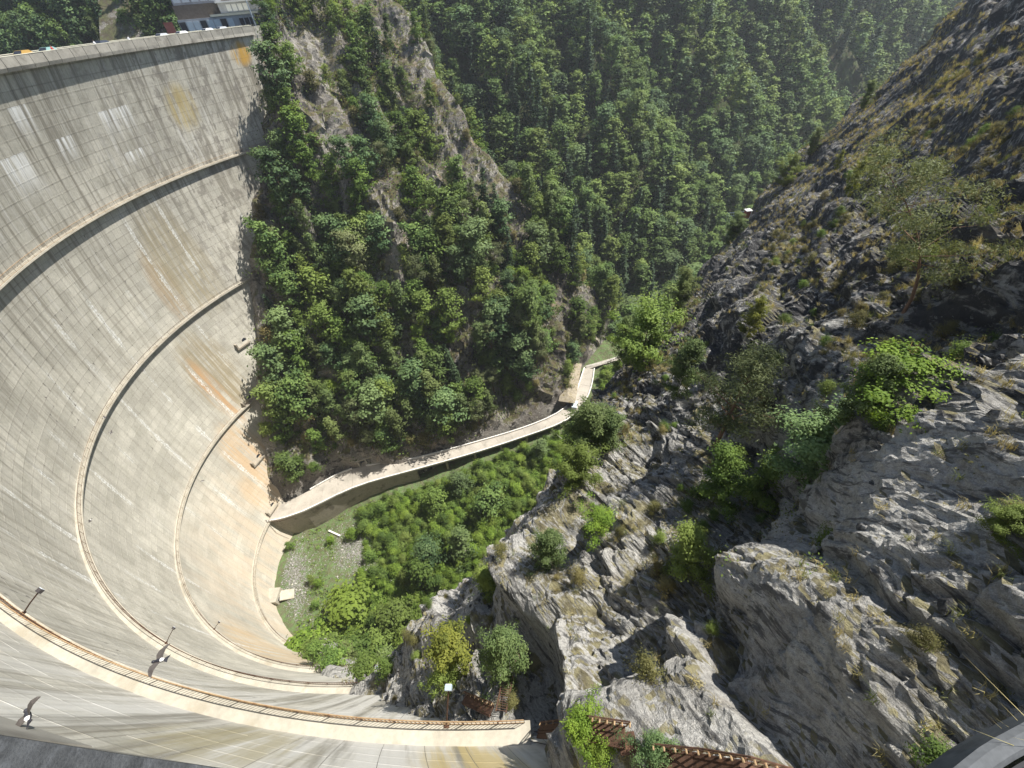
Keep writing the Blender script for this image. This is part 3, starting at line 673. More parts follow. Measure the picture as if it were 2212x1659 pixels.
def tree_arrays(kind, H, Rr, seed, nbr, nl, ls, kx=None):
    """returns (trunk MB, leaf arrays) of a plant H high with crown radius Rr"""
    r = np.random.default_rng(seed); tb = MB(); lv = Leaves(r); kx = kx or {}
    lean = kx.get('lean', .04) * H * r.normal(size=2)
    def axis(f): return np.array([lean[0] * f * f + .012 * H * math.sin(5 * f + seed), lean[1] * f * f + .012 * H * math.cos(4 * f + seed), H * f])
    tr = kx.get('tr', .018) * H; top = kx.get('top', .93); k = kx.get('k', 5)
    tb.tube([axis(f) for f in np.linspace(-.06, top, 7)], tr * np.linspace(1.15, .12, 7), k)
    if kind == 'spruce':
        nw = int(nbr)
        for i in range(nw):
            f = .06 + .93 * (i + r.uniform(-.3, .3)) / nw; L = Rr * (1 - f) ** .85 * r.uniform(.8, 1.1) + .04 * Rr; base = axis(f)
            for j in range(7):
                a = j * 2 * math.pi / 7 + i * 1.3 + r.uniform(-.3, .3); dr = np.array([math.cos(a), math.sin(a), -.22 - .25 * (1 - f)]); Lb = L * r.uniform(.7, 1.15)
                n = max(3, int(nl * Lb / Rr)); t = np.sqrt(r.uniform(.02, 1, n)); C = base + np.outer(t * Lb, dr) + r.normal(size=(n, 3)) * .06 * Rr
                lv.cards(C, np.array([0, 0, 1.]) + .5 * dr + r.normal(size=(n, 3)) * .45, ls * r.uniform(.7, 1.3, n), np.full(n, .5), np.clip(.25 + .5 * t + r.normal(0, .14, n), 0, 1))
        return tb, lv.arrays()
    env = kx.get('env', 'round'); f0 = kx.get('f0', .22); flat = kx.get('flat', .6); csz = kx.get('csz', .25)
    for i in range(nbr):
        f = f0 + (1 - f0) * ((i + r.uniform(0, 1)) / nbr) ** kx.get('pow', .85); f = min(f, .985)
        x = (f - f0) / (1 - f0)
        e = {'round': (1 - (2 * x - .85) ** 2 * .72) if x < .93 else .38, 'cone': 1.0 - .86 * x, 'beech': (1 - x) ** .55 * .95 + .1, 'dome': (1 - x * x) ** .5 + .08, 'column': .55 + .45 * math.sin(x * 3.1)}[env]
        L = Rr * max(.12, e) * r.choice([r.uniform(.4, .8), r.uniform(.8, 1.25 + kx.get('rag', 0))]); a = i * 2.39996 + r.uniform(-.5, .5)
        el = kx.get('el', .45) + r.uniform(-.25, .25) + (.5 * x); dr = np.array([math.cos(a) * math.cos(el), math.sin(a) * math.cos(el), math.sin(el)])
        base = axis(max(.02, f - .30 * L / H)); tip = base + dr * L
        mid = base + dr * L * .55 + np.array([0, 0, -.04 * L])
        tb.tube([base, mid, tip], tr * np.array([.42, .25, .06]) * (1.1 - .6 * x) * kx.get('bw', 1.), 3, cap=False)
        br = r.uniform(.2, .75)
        ks = kx.get('tk', (.5, .78, 1.0))
        for tt in ks:
            c = base + (tip - base) * (tt + r.uniform(-.08, .08)) + r.normal(size=3) * .05 * Rr
            rad = csz * Rr * r.uniform(.7, 1.25) * (.75 + .35 * tt)
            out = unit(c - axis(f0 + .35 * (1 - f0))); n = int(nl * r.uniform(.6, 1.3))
            lv.clump(c, (rad, rad, rad * flat), n, ls, out, kx.get('asp', .62), br + .3 * (tt - .75) + .2 * (x - .4), kx.get('up', .4), kx.get('rnd', .5))  # crown shading put into leaf colour: outer and upper clumps lighter
    return tb, lv.arrays()
PROTO = {}
def proto(name, kind, H, Rr, seed, nbr, nl, ls, leaf, bark, kx=None):
    tb, (V, F, B) = tree_arrays(kind, H, Rr, seed, nbr, nl, ls, kx)
    PROTO[name] = (tb.mesh(name + '_trunk', MAT[bark]), mesh_np(name + '_crown', V, F, MAT[leaf], {'var': B}), H)
# forest trees (seen from 200 m and more)
for i in range(4): proto(f'beech{i}', 'leaf', 18, 5.6, 400 + i, 40, 20, .85, 'bleaf', 'bark', dict(env=('dome', 'round', 'beech', 'dome')[i], f0=.16, csz=.21, flat=.6))
for i in range(2): proto(f'maple{i}', 'leaf', 17, 6.0, 410 + i, 40, 20, .85, 'bleafblue', 'bark', dict(env=('round', 'dome')[i], f0=.22, csz=.24))
for i in range(2): proto(f'spruce{i}', 'spruce', 24, 3.6, 420 + i, 24, 9, 1.25, 'sleaf', 'bark')
# trees of the spur and the gorge (100 to 200 m)
for i in range(4): proto(f'hazel{i}', 'leaf', 8, 3.0, 430 + i, 30, 30, .42, ('bleaf', 'shrub', 'shrub', 'bleafblue')[i], 'bark', dict(env=('round', 'dome', 'beech', 'round')[i], f0=.12, csz=.24, flat=.5, tr=.014))
for i in range(2): proto(f'sapling{i}', 'leaf', 9, 2.3, 440 + i, 30, 26, .36, 'birch', 'barkpale', dict(env='beech', f0=.15, csz=.22, tr=.010, el=.7))
proto('fir0', 'spruce', 11, 2.2, 446, 20, 16, .55, 'sleaf', 'bark')
proto('spurpine0', 'leaf', 9, 3.0, 447, 20, 46, .36, 'pine', 'barkpine', dict(env='round', f0=.35, csz=.25, asp=.35, flat=.5, lean=.12))
for i in range(3): proto(f'bush{i}', 'leaf', 3.0, 1.9, 450 + i, 16, 40, .28, ('shrub', 'lime', 'scrub')[i], 'bark', dict(env='dome', f0=.04, csz=.32, flat=.6, tr=.02, el=.6))
# plants of the near slope (15 to 60 m): small leaves
proto('birch_a', 'leaf', 5.0, 1.5, 460, 46, 95, .10, 'birch', 'barkpale', dict(env='beech', f0=.14, csz=.17, tr=.011, el=.6, k=7, tk=(.35, .6, .82, 1.0), rag=.35))
proto('birch_b', 'leaf', 5.0, 1.35, 461, 46, 90, .10, 'birch', 'barkpale', dict(env='column', f0=.2, csz=.17, tr=.010, el=.8, k=7, tk=(.35, .6, .82, 1.0), rag=.4))
proto('ybirch', 'leaf', 4.0, 1.2, 462, 36, 75, .10, 'yleaf', 'barkpale', dict(env='round', f0=.2, csz=.16, tr=.012, el=.7, k=6, rag=.4))
proto('pine_a', 'leaf', 5.5, 2.1, 463, 26, 110, .16, 'pine', 'barkpine', dict(env='round', f0=.34, csz=.18, asp=.2, flat=.55, lean=.14, tr=.018, k=8, el=.35, tk=(.55, .78, .92, 1.03), rnd=1.2))
proto('pine_b', 'leaf', 6.0, 2.6, 464, 28, 130, .15, 'pine', 'barkpine', dict(env='column', f0=.30, csz=.17, asp=.2, flat=.5, lean=.3, tr=.012, k=8, el=.15, tk=(.6, .8, .95, 1.05), rnd=1.2))
proto('hazel_a', 'leaf', 3.4, 1.7, 465, 30, 110, .10, 'shrub', 'bark', dict(env='round', f0=.05, csz=.17, flat=.5, tr=.012, el=.6, tk=(.4, .65, .85, 1.0), rag=.5, lean=.15))
proto('hazel_b', 'leaf', 3.6, 1.5, 466, 32, 110, .10, 'shrub', 'bark', dict(env='cone', f0=.04, csz=.18, flat=.4, tr=.012, el=.3, tk=(.4, .65, .85, 1.0), rag=.5, lean=.15))
proto('willow_a', 'leaf', 3.0, 1.6, 467, 28, 105, .095, 'bleafblue', 'bark', dict(env='round', f0=.06, csz=.17, flat=.5, tr=.012, el=.6, asp=.5, tk=(.4, .65, .85, 1.0), rag=.5))
proto('lime_a', 'leaf', 2.4, 1.4, 468, 22, 100, .09, 'lime', 'bark', dict(env='round', f0=.06, csz=.18, flat=.42, tr=.014, el=.35, lean=.3, rag=.6))
proto('lowbush', 'leaf', 1.2, .8, 469, 14, 60, .075, 'scrub', 'bark', dict(env='dome', f0=.03, csz=.34, tr=.02, el=.6))
proto('lowgreen', 'leaf', 1.2, .8, 470, 14, 60, .075, 'shrub', 'bark', dict(env='dome', f0=.03, csz=.34, tr=.02, el=.6))

def plant(name, pr, base, H, label, cat, group=None, rz=None, wide=1.0, tilt=None):
    tm, cm, PH = PROTO[pr]; k = H / PH
    root = ob(name, None, loc=base, rot=(0, 0, rng.uniform(0, 6.28) if rz is None else rz), scale=(k * wide, k * wide, k), label=label, cat=cat, group=group)
    if tilt is not None: root.rotation_euler = (tilt[0], tilt[1], root.rotation_euler[2])
    root.empty_display_size = .2
    ob('trunk', tm, root); ob('crown', cm, root)
    return root

# -- single plants of the near rock slope: (proto, pixel of the foot, pixel of the top, width factor, name, label)
NEAR = [
 ('pine_b', (1958, 668), (2075, 380), .95, 'pine_tree', 'large leaning pine with orange-brown trunk and sparse needles high on the dark rock'),
 ('pine_a', (1541, 965), (1585, 775), 1.1, 'pine_tree', 'bushy olive-green pine standing below the greenish leaning slab'),
 ('birch_a', (1808, 935), (1832, 765), 1.0, 'birch_tree', 'silvery birch beside the bright lime-green bush on the rock slope'),
 ('lime_a', (1890, 880), (1960, 790), 1.5, 'bush', 'bright lime-green bush reaching out beside the silvery birch'),
 ('willow_a', (1725, 1030), (1735, 895), 1.35, 'bush', 'blue-green bush in the hollow below the silvery birch'),
 ('hazel_b', (1545, 1080), (1590, 965), 1.0, 'hazel_bush', 'tall green hazel filling the gully in the middle of the rock slope'),
 ('hazel_b', (1480, 1230), (1500, 1110), 1.0, 'hazel_bush', 'dark green hazel at the lower end of the rock gully'),
 ('hazel_a', (1640, 1075), (1660, 980), 1.3, 'hazel_bush', 'spreading green hazel beside the blue-green bush'),
 ('ybirch', (1606, 742), (1616, 650), 1.05, 'birch_tree', 'small yellow-green birch alone on the dark rock face'),
 ('ybirch', (1822, 440), (1832, 345), .9, 'birch_tree', 'slim yellow-green birch above the ledge of dry grass'),
 ('ybirch', (1800, 375), (1810, 325), 1.0, 'birch_tree', 'tiny yellow birch above the slim yellow-green birch'),
 ('birch_b', (1858, 245), (1872, 178), 1.3, 'birch_tree', 'pale round birch on the upper skyline of the rock slope'),
 ('birch_b', (1742, 345), (1752, 282), 1.3, 'birch_tree', 'pale loose birch on the skyline halfway down the rock slope'),
 ('hazel_a', (1690, 400), (1695, 340), 1.2, 'bush', 'dark green bush at the lower skyline of the rock slope'),
 ('birch_a', (1500, 575), (1532, 435), 1.15, 'birch_tree', 'full yellow-green birch in front of the grassy knoll'),
 ('birch_b', (1570, 540), (1578, 470), 1.5, 'birch_tree', 'broad low birch beside the grassy knoll'),
 ('birch_b', (1452, 715), (1470, 520), 1.0, 'birch_tree', 'tall slender birch hanging over the gorge below the knoll'),
 ('birch_b', (1420, 660), (1425, 560), 1.3, 'birch_tree', 'thin birch left of the tall slender birch over the gorge'),
 ('hazel_a', (1385, 790), (1395, 660), 1.1, 'hazel_bush', 'dense green bush over the gorge opposite the tunnel'),
 ('birch_a', (1345, 800), (1360, 690), 1.0, 'birch_tree', 'light green birch beside the dense bush opposite the tunnel'),
 ('birch_a', (1462, 855), (1475, 735), 1.0, 'birch_tree', 'upright light green birch on the ledge of dry grass above the gorge'),
 ('birch_a', (1262, 990), (1275, 855), 1.25, 'birch_tree', 'birch on the rock edge hiding the end of the elevated road'),
 ('birch_b', (1305, 985), (1320, 880), 1.3, 'birch_tree', 'yellowish birch just inside the rock edge by the elevated road'),
 ('hazel_a', (1240, 1040), (1245, 960), 1.2, 'bush', 'green bush below the birch on the rock edge'),
 ('birch_a', (1185, 1215), (1205, 1115), 1.25, 'birch_tree', 'pale green birch in front of the shaded rock rib'),
 ('lime_a', (1285, 1140), (1290, 1080), 1.1, 'bush', 'small light green bush on the leaning rock rib'),
 ('birch_a', (1085, 1150), (1090, 1035), 1.3, 'birch_tree', 'pale birch growing at the outer edge of the dark rock shoulder'),
 ('ybirch', (985, 1425), (960, 1305), 1.35, 'birch_tree', 'yellowing birch in front of the grey boulder near the dam'),
 ('birch_a', (1095, 1440), (1078, 1275), 1.0, 'birch_tree', 'grey-green birch beside the yellowing birch near the dam'),
 ('hazel_b', (1065, 1275), (1065, 1195), 1.0, 'bush', 'dark green bush in the cleft above the grey-green birch'),
 ('hazel_a', (970, 1470), (955, 1415), 1.2, 'bush', 'green bush below the yellowing birch'),
 ('lime_a', (1258, 1590), (1262, 1500), .9, 'bush', 'fresh green bush growing through the rusty walkway'),
 ('willow_a', (1400, 1625), (1385, 1540), 1.0, 'bush', 'large leafy bush between the two rusty walkways'),
 ('lime_a', (1290, 1640), (1288, 1580), .9, 'bush', 'fresh green shrub hanging below the rusty walkway'),
 ('hazel_a', (2140, 1150), (2165, 1075), 1.3, 'bush', 'dense green bush among the dry grass on the slope'),
 ('lowgreen', (2010, 1640), (2020, 1590), 1.2, 'bush', 'small grassy green bush beside the curved concrete kerb'),
]
for pr, fp, tp, wd, nm, lab in NEAR:
    r = hit(fp, BV_BANK)
    if r is None: continue
    b = np.array(r[0]); H = min(max(height_to(b, tp), .5), 9.0)
    plant(nm, pr, b - [0, 0, .08], H, lab, 'tree' if 'tree' in nm else 'bush', wide=wd)
# -- single plants of the gorge floor
GORGE = [
 ('hazel1', (735, 1425), (715, 1300), 1.1), ('hazel2', (800, 1440), (785, 1330), 1.1), ('bush1', (690, 1410), (685, 1350), 1.3), ('sapling0', (860, 1440), (850, 1360), 1.3),
 ('hazel1', (870, 1345), (870, 1260), 1.1), ('hazel2', (925, 1260), (920, 1180), 1.0), ('sapling1', (1005, 1205), (990, 1085), 1.35), ('hazel3', (935, 1215), (925, 1135), 1.0),
 ('hazel0', (1060, 1110), (1065, 1040), 1.2), ('hazel3', (1000, 1060), (1000, 1010), 1.2), ('hazel1', (950, 1105), (945, 1050), 1.2), ('bush1', (765, 1330), (760, 1270), 1.4), ('hazel2', (830, 1400), (822, 1330), 1.2), ('hazel3', (1165, 990), (1165, 945), 1.0)]
for pr, fp, tp, wd in GORGE:
    r = hit(fp, BV_SPUR); b = np.array(r[0]); H = min(max(height_to(b, tp), 2), 16)
    plant('gorge_tree', pr, b - [0, 0, .1], H, 'leafy green tree on the gorge floor between the dam foot and the rock', 'tree', 'trees on the gorge floor', wide=wd)
for pr, fp, tp, wd in [('hazel1', (735, 1432), (730, 1370), 1.2), ('hazel2', (700, 1412), (698, 1360), 1.1), ('hazel1', (800, 1448), (800, 1385), 1.2), ('sapling0', (765, 1420), (765, 1350), 1.2), ('hazel2', (845, 1452), (845, 1400), 1.2)]:
    r = hit(fp); b = np.array(r[0]); H = min(max(height_to(b, tp), 2), 9)
    plant('gorge_tree', pr, b - [0, 0, .1], H, 'leafy green tree at the ends of the lower dam ledges', 'tree', 'trees at the ledge ends', wide=wd)
# -- scattered plants
def scatter(P_, W, n, mind, r):
    """area-weighted picks from a point cloud with a minimum distance"""
    idx = r.choice(len(P_), size=min(len(P_), n * 14), replace=False, p=W / W.sum()); keep = []; cell = {}
    for i in idx:
        p = P_[i]; k = tuple((p // mind).astype(int)); ok = True
        for dx in (-1, 0, 1):
            for dy in (-1, 0, 1):
                for dz in (-1, 0, 1):
                    for j in cell.get((k[0] + dx, k[1] + dy, k[2] + dz), ()):
                        if ((P_[j] - p) ** 2).sum() < mind * mind: ok = False
        if ok: keep.append(i); cell.setdefault(k, []).append(i)
        if len(keep) >= n: break
    return np.array(keep)
def in_view(P_, m=60):
    q_ = proj(P_); return ((P_ @ C_FW) > 1) & (q_[:, 0] > -m) & (q_[:, 0] < IMW + m) & (q_[:, 1] > -m) & (q_[:, 1] < IMH + m)
def seen(P_, up_=1.5, bvs=None):
    r_ = np.ones(len(P_), bool)
    for i, p in enumerate(P_):
        t = Vector(p) + Vector((0, 0, up_)); L_ = t.length; d_ = t / L_
        for b in (bvs or (BV_BANK, BV_SPUR)):
            h_ = b.ray_cast(Vector((0, 0, 0)), d_, L_ - 3)
            if h_[0] is not None: r_[i] = False; break
    return r_
r5 = np.random.default_rng(55)
# the spur: trees in the hollows, scrub on the ribs, the crest bare
_cx, _cy, _R = dam_c(-PS[:, 2]); behind = (np.hypot(PS[:, 0] - _cx, PS[:, 1] - _cy) > _R - 1.5) & (PS[:, 2] < -6) & (PS[:, 0] < -50)
cand = (PS[:, 2] > -117) & in_view(PS, 20) & ~((PS[:, 0] < -62) & (PS[:, 1] > 146)) & ~behind; Pc = PS[cand]
dens = fbm(Pc / 16, 3, 501) - .55 * fbm(Pc * [1 / 13, 1 / 26, 1 / 30], 4, 102, ridged=True)
q = proj(Pc); bare = np.zeros(len(Pc))
for (bx, by, bw) in ((880, 110, 85), (900, 200, 65), (930, 265, 65), (1000, 365, 70), (1050, 420, 60), (830, 60, 75), (850, 300, 40), (960, 440, 30), (1180, 640, 60), (1200, 720, 45), (840, 520, 30), (790, 330, 35), (900, 480, 30), (1240, 720, 50), (1075, 560, 28), (960, 660, 25)):
    bare = np.maximum(bare, np.exp(-((q[:, 0] - bx) ** 2 + (q[:, 1] - by) ** 2) / bw ** 2))
lush = np.exp(-(((q[:, 0] - 690) / 130) ** 2 + ((q[:, 1] - 520) / 330) ** 2)) + .7 * np.exp(-(((q[:, 0] - 1000) / 130) ** 2 + ((q[:, 1] - 820) / 200) ** 2))
W = np.clip(.42 + dens * 1.3 + .7 * lush, .02, 1.8) * (1 - .95 * bare)
dam_gap = np.hypot(Pc[:, 0] - np.interp(Pc[:, 2], [-119, -89, -59, -29, -4], [-83, -81, -76, -67, -61]), 0)
W = W * np.where((dam_gap < 6.5) & (Pc[:, 2] < -8), .02, 1)
road_keep = np.abs(Pc[:, 1] - np.interp(Pc[:, 0], *FOOT.T)) < 2.2; W = W * np.where(road_keep, .05, 1)
k1 = scatter(Pc, W ** 1.5, 300, 5.0, r5)
for i in k1:
    p = Pc[i]; pr = r5.choice(['hazel0', 'hazel1', 'hazel2', 'hazel3', 'sapling0', 'sapling1', 'fir0', 'spurpine0'], p=[.19, .16, .14, .17, .11, .09, .07, .07])
    H = r5.uniform(8, 16) * (1.15 if p[2] < -60 else .85) * (1.2 if pr == 'fir0' else 1)
    lab = {'fir0': 'dark narrow conifer growing on the steep rocky spur', 'spurpine0': 'open pine growing on the steep rocky spur', 'sapling0': 'slender pale birch growing on the steep rocky spur', 'sapling1': 'slender pale birch growing on the steep rocky spur'}.get(pr, 'rounded green broadleaf tree growing on the steep rocky spur')
    yr_ = float(np.interp(p[0], RID[:, 0], RID[:, 1])); zone_ = 'just above the elevated road' if p[2] < -95 else 'beside the far end of the dam' if p[0] < -50 else 'close under the bare crest of the spur' if p[1] > yr_ - 12 else 'behind the crest of the spur' if p[1] > yr_ else 'on the middle of the rocky spur'
    lab = ('tall ' if H > 12 else 'low ') + lab.replace('growing on the steep rocky spur', 'growing ' + zone_)
    plant('spur_tree', pr, p - [0, 0, .5], H, lab, 'tree', {'fir0': 'conifers on the spur', 'spurpine0': 'pines on the spur'}.get(pr, 'birches on the spur' if 'sapling' in pr else 'broadleaf trees on the spur'), wide=r5.uniform(.9, 1.2))
W2 = np.clip(.55 + dens * .6, .1, 1) * (1 - .8 * bare) * np.where(road_keep, .05, 1) * np.where(dam_gap < 3, .25, 1)
k2 = scatter(Pc, W2, 300, 3.2, r5)
for i in k2:
    pr = r5.choice(['bush0', 'bush1', 'bush2'], p=[.5, .12, .38]); tm, cm, PH = PROTO[pr]; kk = r5.uniform(.8, 1.8)
    plant('spur_bush', pr, Pc[i] - [0, 0, .25], PH * kk, {'bush0': 'low green bush on the steep rocky spur', 'bush1': 'low bright green bush on the steep rocky spur', 'bush2': 'low brownish dry bush on the steep rocky spur'}[pr], 'bush', {'bush0': 'green bushes on the spur', 'bush1': 'bright bushes on the spur', 'bush2': 'dry bushes on the spur'}[pr])
# leafy undergrowth between them: nobody could count it
def cover(name, P_, mat, r, n_leaf, spread, size, label, cat, flat=.6, dome=False):
    n = len(P_); 
    if dome:
        g_ = unit(r.normal(size=(n * n_leaf, 3))); g_[:, 2] = np.abs(g_[:, 2]); rr = np.repeat(r.uniform(.5, 1.35, n), n_leaf) * r.uniform(.75, 1.05, n * n_leaf)
        C = np.repeat(P_, n_leaf, 0) + g_ * (rr * spread)[:, None] * [1, 1, flat]; Nn_ = g_ + [0, 0, .35] + r.normal(size=C.shape) * .35
    else:
        C = np.repeat(P_, n_leaf, 0) + r.normal(size=(n * n_leaf, 3)) * [spread, spread, spread * flat] + [0, 0, spread * .5]; Nn_ = np.array([0, 0, .8]) + r.normal(size=C.shape) * .6
    lv = Leaves(r); b = np.repeat(r.uniform(.1, .8, n), n_leaf) + r.normal(0, .15, n * n_leaf)
    lv.cards(C, Nn_, size * r.uniform(.6, 1.4, len(C)), np.full(len(C), .65), np.clip(b, 0, 1))
    V, F, B = lv.arrays(); ti = np.repeat(np.repeat(r.uniform(0, 1, n), n_leaf), 4)
    return ob(name, mesh_np(name, V, F, MAT[mat], {'var': B, 'tint': ti}), kind='stuff', label=label, cat=cat)
k3 = r5.choice(len(Pc), 5600, replace=False, p=W2 / W2.sum())
cover('undergrowth', Pc[k3[:3400]], 'shrub', r5, 16, 1.3, .52, 'low green undergrowth covering the ledges of the rocky spur', 'undergrowth')
cover('dry_undergrowth', Pc[k3[3400:]], 'scrub', r5, 14, .95, .46, 'brownish dry undergrowth on the ledges of the rocky spur', 'undergrowth')
# gorge floor
fl = in_view(PF, 20) & (PF[:, 1] < 140); r_dam = np.hypot(PF[:, 0] - dam_c(-PF[:, 2])[0], PF[:, 1] - dam_c(-PF[:, 2])[1]) < dam_c(-PF[:, 2])[2] - 1
Pf = PF[fl & (r_dam | (PF[:, 0] > -62))]; Pf = Pf[seen(Pf, 1.0, (BV_BANK,))]; qf = proj(Pf)
green = smooth(-.25, .25, fbm(Pf / 9, 3, 601) + .9 * smooth(760, 860, qf[:, 0]) - .25)
scree = np.exp(-(((qf[:, 0] - 765) / 55) ** 2 + ((qf[:, 1] - 1190) / 50) ** 2)); rubble = np.exp(-(((qf[:, 0] - 635) / 38) ** 2 + ((qf[:, 1] - 1250) / 90) ** 2))
green = np.clip(green - 1.2 * scree - .55 * rubble + .22, .0, 1) * np.where(Pf[:, 1] > np.interp(Pf[:, 0], [-83, -55, -42, -11.5, 21.5, 34, 40], [67, 79, 80.5, 88, 99, 112, 130]) - 1.8, 0, 1)
k4 = r5.choice(len(Pf), 6500, replace=True, p=(green + 1e-9) / (green + 1e-9).sum())
cover('ground_cover', Pf[k4] + np.c_[r5.uniform(-.5, .5, (len(k4), 2)), np.zeros(len(k4))], 'cover', r5, 26, 1.15, .36, 'bright green leafy ground cover on the gorge floor', 'ground cover', .95, True)
k5 = scatter(Pf, green ** 1.5 + 1e-9, 300, 1.8, r5)
for i in k5:
    pr = r5.choice(['bush0', 'bush1', 'hazel1'], p=[.35, .52, .13]); kk = r5.uniform(.6, 1.5); PH = PROTO[pr][2]
    plant('gorge_bush', pr, Pf[i] - [0, 0, .1], (PH if pr != 'hazel1' else 4.5) * kk, {'bush0': 'low green bush on the gorge floor', 'bush1': 'low bright green bush on the gorge floor', 'hazel1': 'tall green bush on the gorge floor'}[pr], 'bush', {'bush0': 'green bushes of the gorge floor', 'bush1': 'bright bushes of the gorge floor', 'hazel1': 'tall bushes of the gorge floor'}[pr])
# forest behind the spur
cand = in_view(PG, 70); Pg = PG[cand]; Pg = Pg[seen(Pg, 14)]
k6 = scatter(np.repeat(Pg, 4, 0) + np.c_[r5.uniform(-1.5, 1.5, (len(Pg) * 4, 2)), np.zeros(len(Pg) * 4)], np.ones(len(Pg) * 4), 1000, 7.8, r5)
Pt = (np.repeat(Pg, 4, 0))[k6] + np.c_[r5.uniform(-1.5, 1.5, (len(k6), 2)), np.zeros(len(k6))]
qt = proj(Pt); keep = ~(((qt[:, 0] - 1815) / 38) ** 2 + ((qt[:, 1] - 190) / 60) ** 2 < 1); Pt = Pt[keep]
Pt[:, 2] = H_bg(Pt[:, 0], Pt[:, 1]) - .6
order = np.argsort(np.linalg.norm(Pt, axis=1)); Pt = Pt[order]
FK = ['beech0', 'beech1', 'beech2', 'beech3', 'maple0', 'maple1', 'spruce0', 'spruce1']
def forest_kind(p, r):
    sp_ = .10 + .28 * float(vnoise(np.array([[p[0] / 60, p[1] / 60, 3.]]), 9)[0])
    return r.choice(FK[6:]) if r.uniform() < max(.04, sp_) else r.choice(FK[:6], p=[.22, .2, .18, .14, .14, .12])
def _near_far(p): return 'low on' if p[2] < -85 else 'halfway up' if p[2] < -40 else 'high on'
FL = lambda pr, p: tuple(x.replace('on the mountainside', _near_far(p) + ' the mountainside') for x in _FL(pr))
_FL = lambda pr: ('tall dark spruce in the forest on the mountainside behind the spur', 'spruces of the forest') if 'spruce' in pr else (('grey-green broadleaf tree in the forest on the mountainside behind the spur', 'grey-green forest trees') if 'maple' in pr else ('green broadleaf tree in the forest on the mountainside behind the spur', 'green forest trees'))
for p in Pt[:300]:
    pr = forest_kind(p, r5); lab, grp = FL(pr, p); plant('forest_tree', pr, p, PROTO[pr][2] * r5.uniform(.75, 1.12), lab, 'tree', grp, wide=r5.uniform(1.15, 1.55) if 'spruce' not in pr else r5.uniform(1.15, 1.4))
def joined_forest(name, pts, label, r, hs_=(.72, 1.15)):
    groups = {}
    for p in pts:
        pr = forest_kind(p, r); groups.setdefault(('s' if 'spruce' in pr else 'm' if 'maple' in pr else 'b'), []).append(p)
    root = None
    for g, ps in groups.items():
        Va, Fa, Ba, Ta, n = [], [], [], [], 0
        for p in ps:
            sd = r.integers(0, 3); key = (g, int(sd))
            if key not in LOW:
                if g == 's': tb, arr = tree_arrays('spruce', 23, 3.5, 700 + int(sd), 18, 6, 1.5)
                else: tb, arr = tree_arrays('leaf', 18, 5.6, 710 + int(sd) + (5 if g == 'm' else 0), 32, 11, 1.2, dict(env=('dome', 'round', 'beech')[sd], f0=.16, csz=.22, flat=.6))
                LOW[key] = arr
            V, F, B = LOW[key]; k = r.uniform(*hs_); a = r.uniform(0, 6.28); c_, s__ = math.cos(a), math.sin(a)
            wd_ = 1.3 if g == 's' else 1.35; Va.append((V @ np.array([[c_, s__, 0], [-s__, c_, 0], [0, 0, 1.]])) * [k * wd_, k * wd_, k] + p); Fa.append(F + n); Ba.append(B); Ta.append(np.full(len(V), r.uniform())); n += len(V)
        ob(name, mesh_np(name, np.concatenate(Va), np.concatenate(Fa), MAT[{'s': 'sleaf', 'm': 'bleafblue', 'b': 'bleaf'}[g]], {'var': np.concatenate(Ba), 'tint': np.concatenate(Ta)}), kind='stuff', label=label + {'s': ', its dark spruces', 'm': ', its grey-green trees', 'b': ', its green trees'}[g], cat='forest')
LOW = {}
joined_forest('forest', Pt[300:], 'far mass of woodland high on the mountainside', r5)
# trees beyond the crest
cand = in_view(PR, 60) & ((PR[:, 1] > 186) | (PR[:, 0] < -104)) & (PR[:, 2] > -13); Pr = PR[cand]
k7 = scatter(Pr, np.exp(-np.linalg.norm(Pr, axis=1) / 60), 260, 5.0, r5); Pr = Pr[k7]; Pr = Pr[np.argsort(np.linalg.norm(Pr, axis=1))]
for p in Pr[:130]:
    pr = r5.choice(['beech0', 'beech1', 'maple0', 'spruce0', 'sapling0'], p=[.3, .2, .2, .2, .1]); k = {'sapling0': 1.5}.get(pr, 1)
    plant('crest_tree', pr, p - [0, 0, .6], PROTO[pr][2] * k * r5.uniform(.7, 1.1), {'spruce0': 'dark spruce on the hillside beyond the dam crest', 'sapling0': 'pale slender tree on the hillside beyond the dam crest'}.get(pr, 'dark broadleaf tree on the hillside beyond the dam crest'), 'tree', {'spruce0': 'spruces beyond the crest', 'sapling0': 'pale trees beyond the crest'}.get(pr, 'broadleaf trees beyond the crest'))
for gx in range(-20, 430, 21):
    for gy in (22, 38, 54):
        r_ = hit((gx + r5.uniform(-8, 8), 95 - gx * .085 - (54 - gy) * 1.0), BV_HILL)
        if r_ is None or r_[3] < 125 or r_[3] > 330: continue
        p = np.array(r_[0]); pr = r5.choice(['beech0', 'maple0', 'spruce0'])
        plant('crest_tree', pr, p - [0, 0, .6], PROTO[pr][2] * r5.uniform(.6, .9), 'dark spruce on the hillside beyond the dam crest' if pr == 'spruce0' else 'dark broadleaf tree on the hillside beyond the dam crest', 'tree', 'spruces beyond the crest' if pr == 'spruce0' else 'broadleaf trees beyond the crest')
joined_forest('hill_forest', Pr[130:] - [0, 0, .6], 'woodland high on the hillside beyond the dam crest', r5)

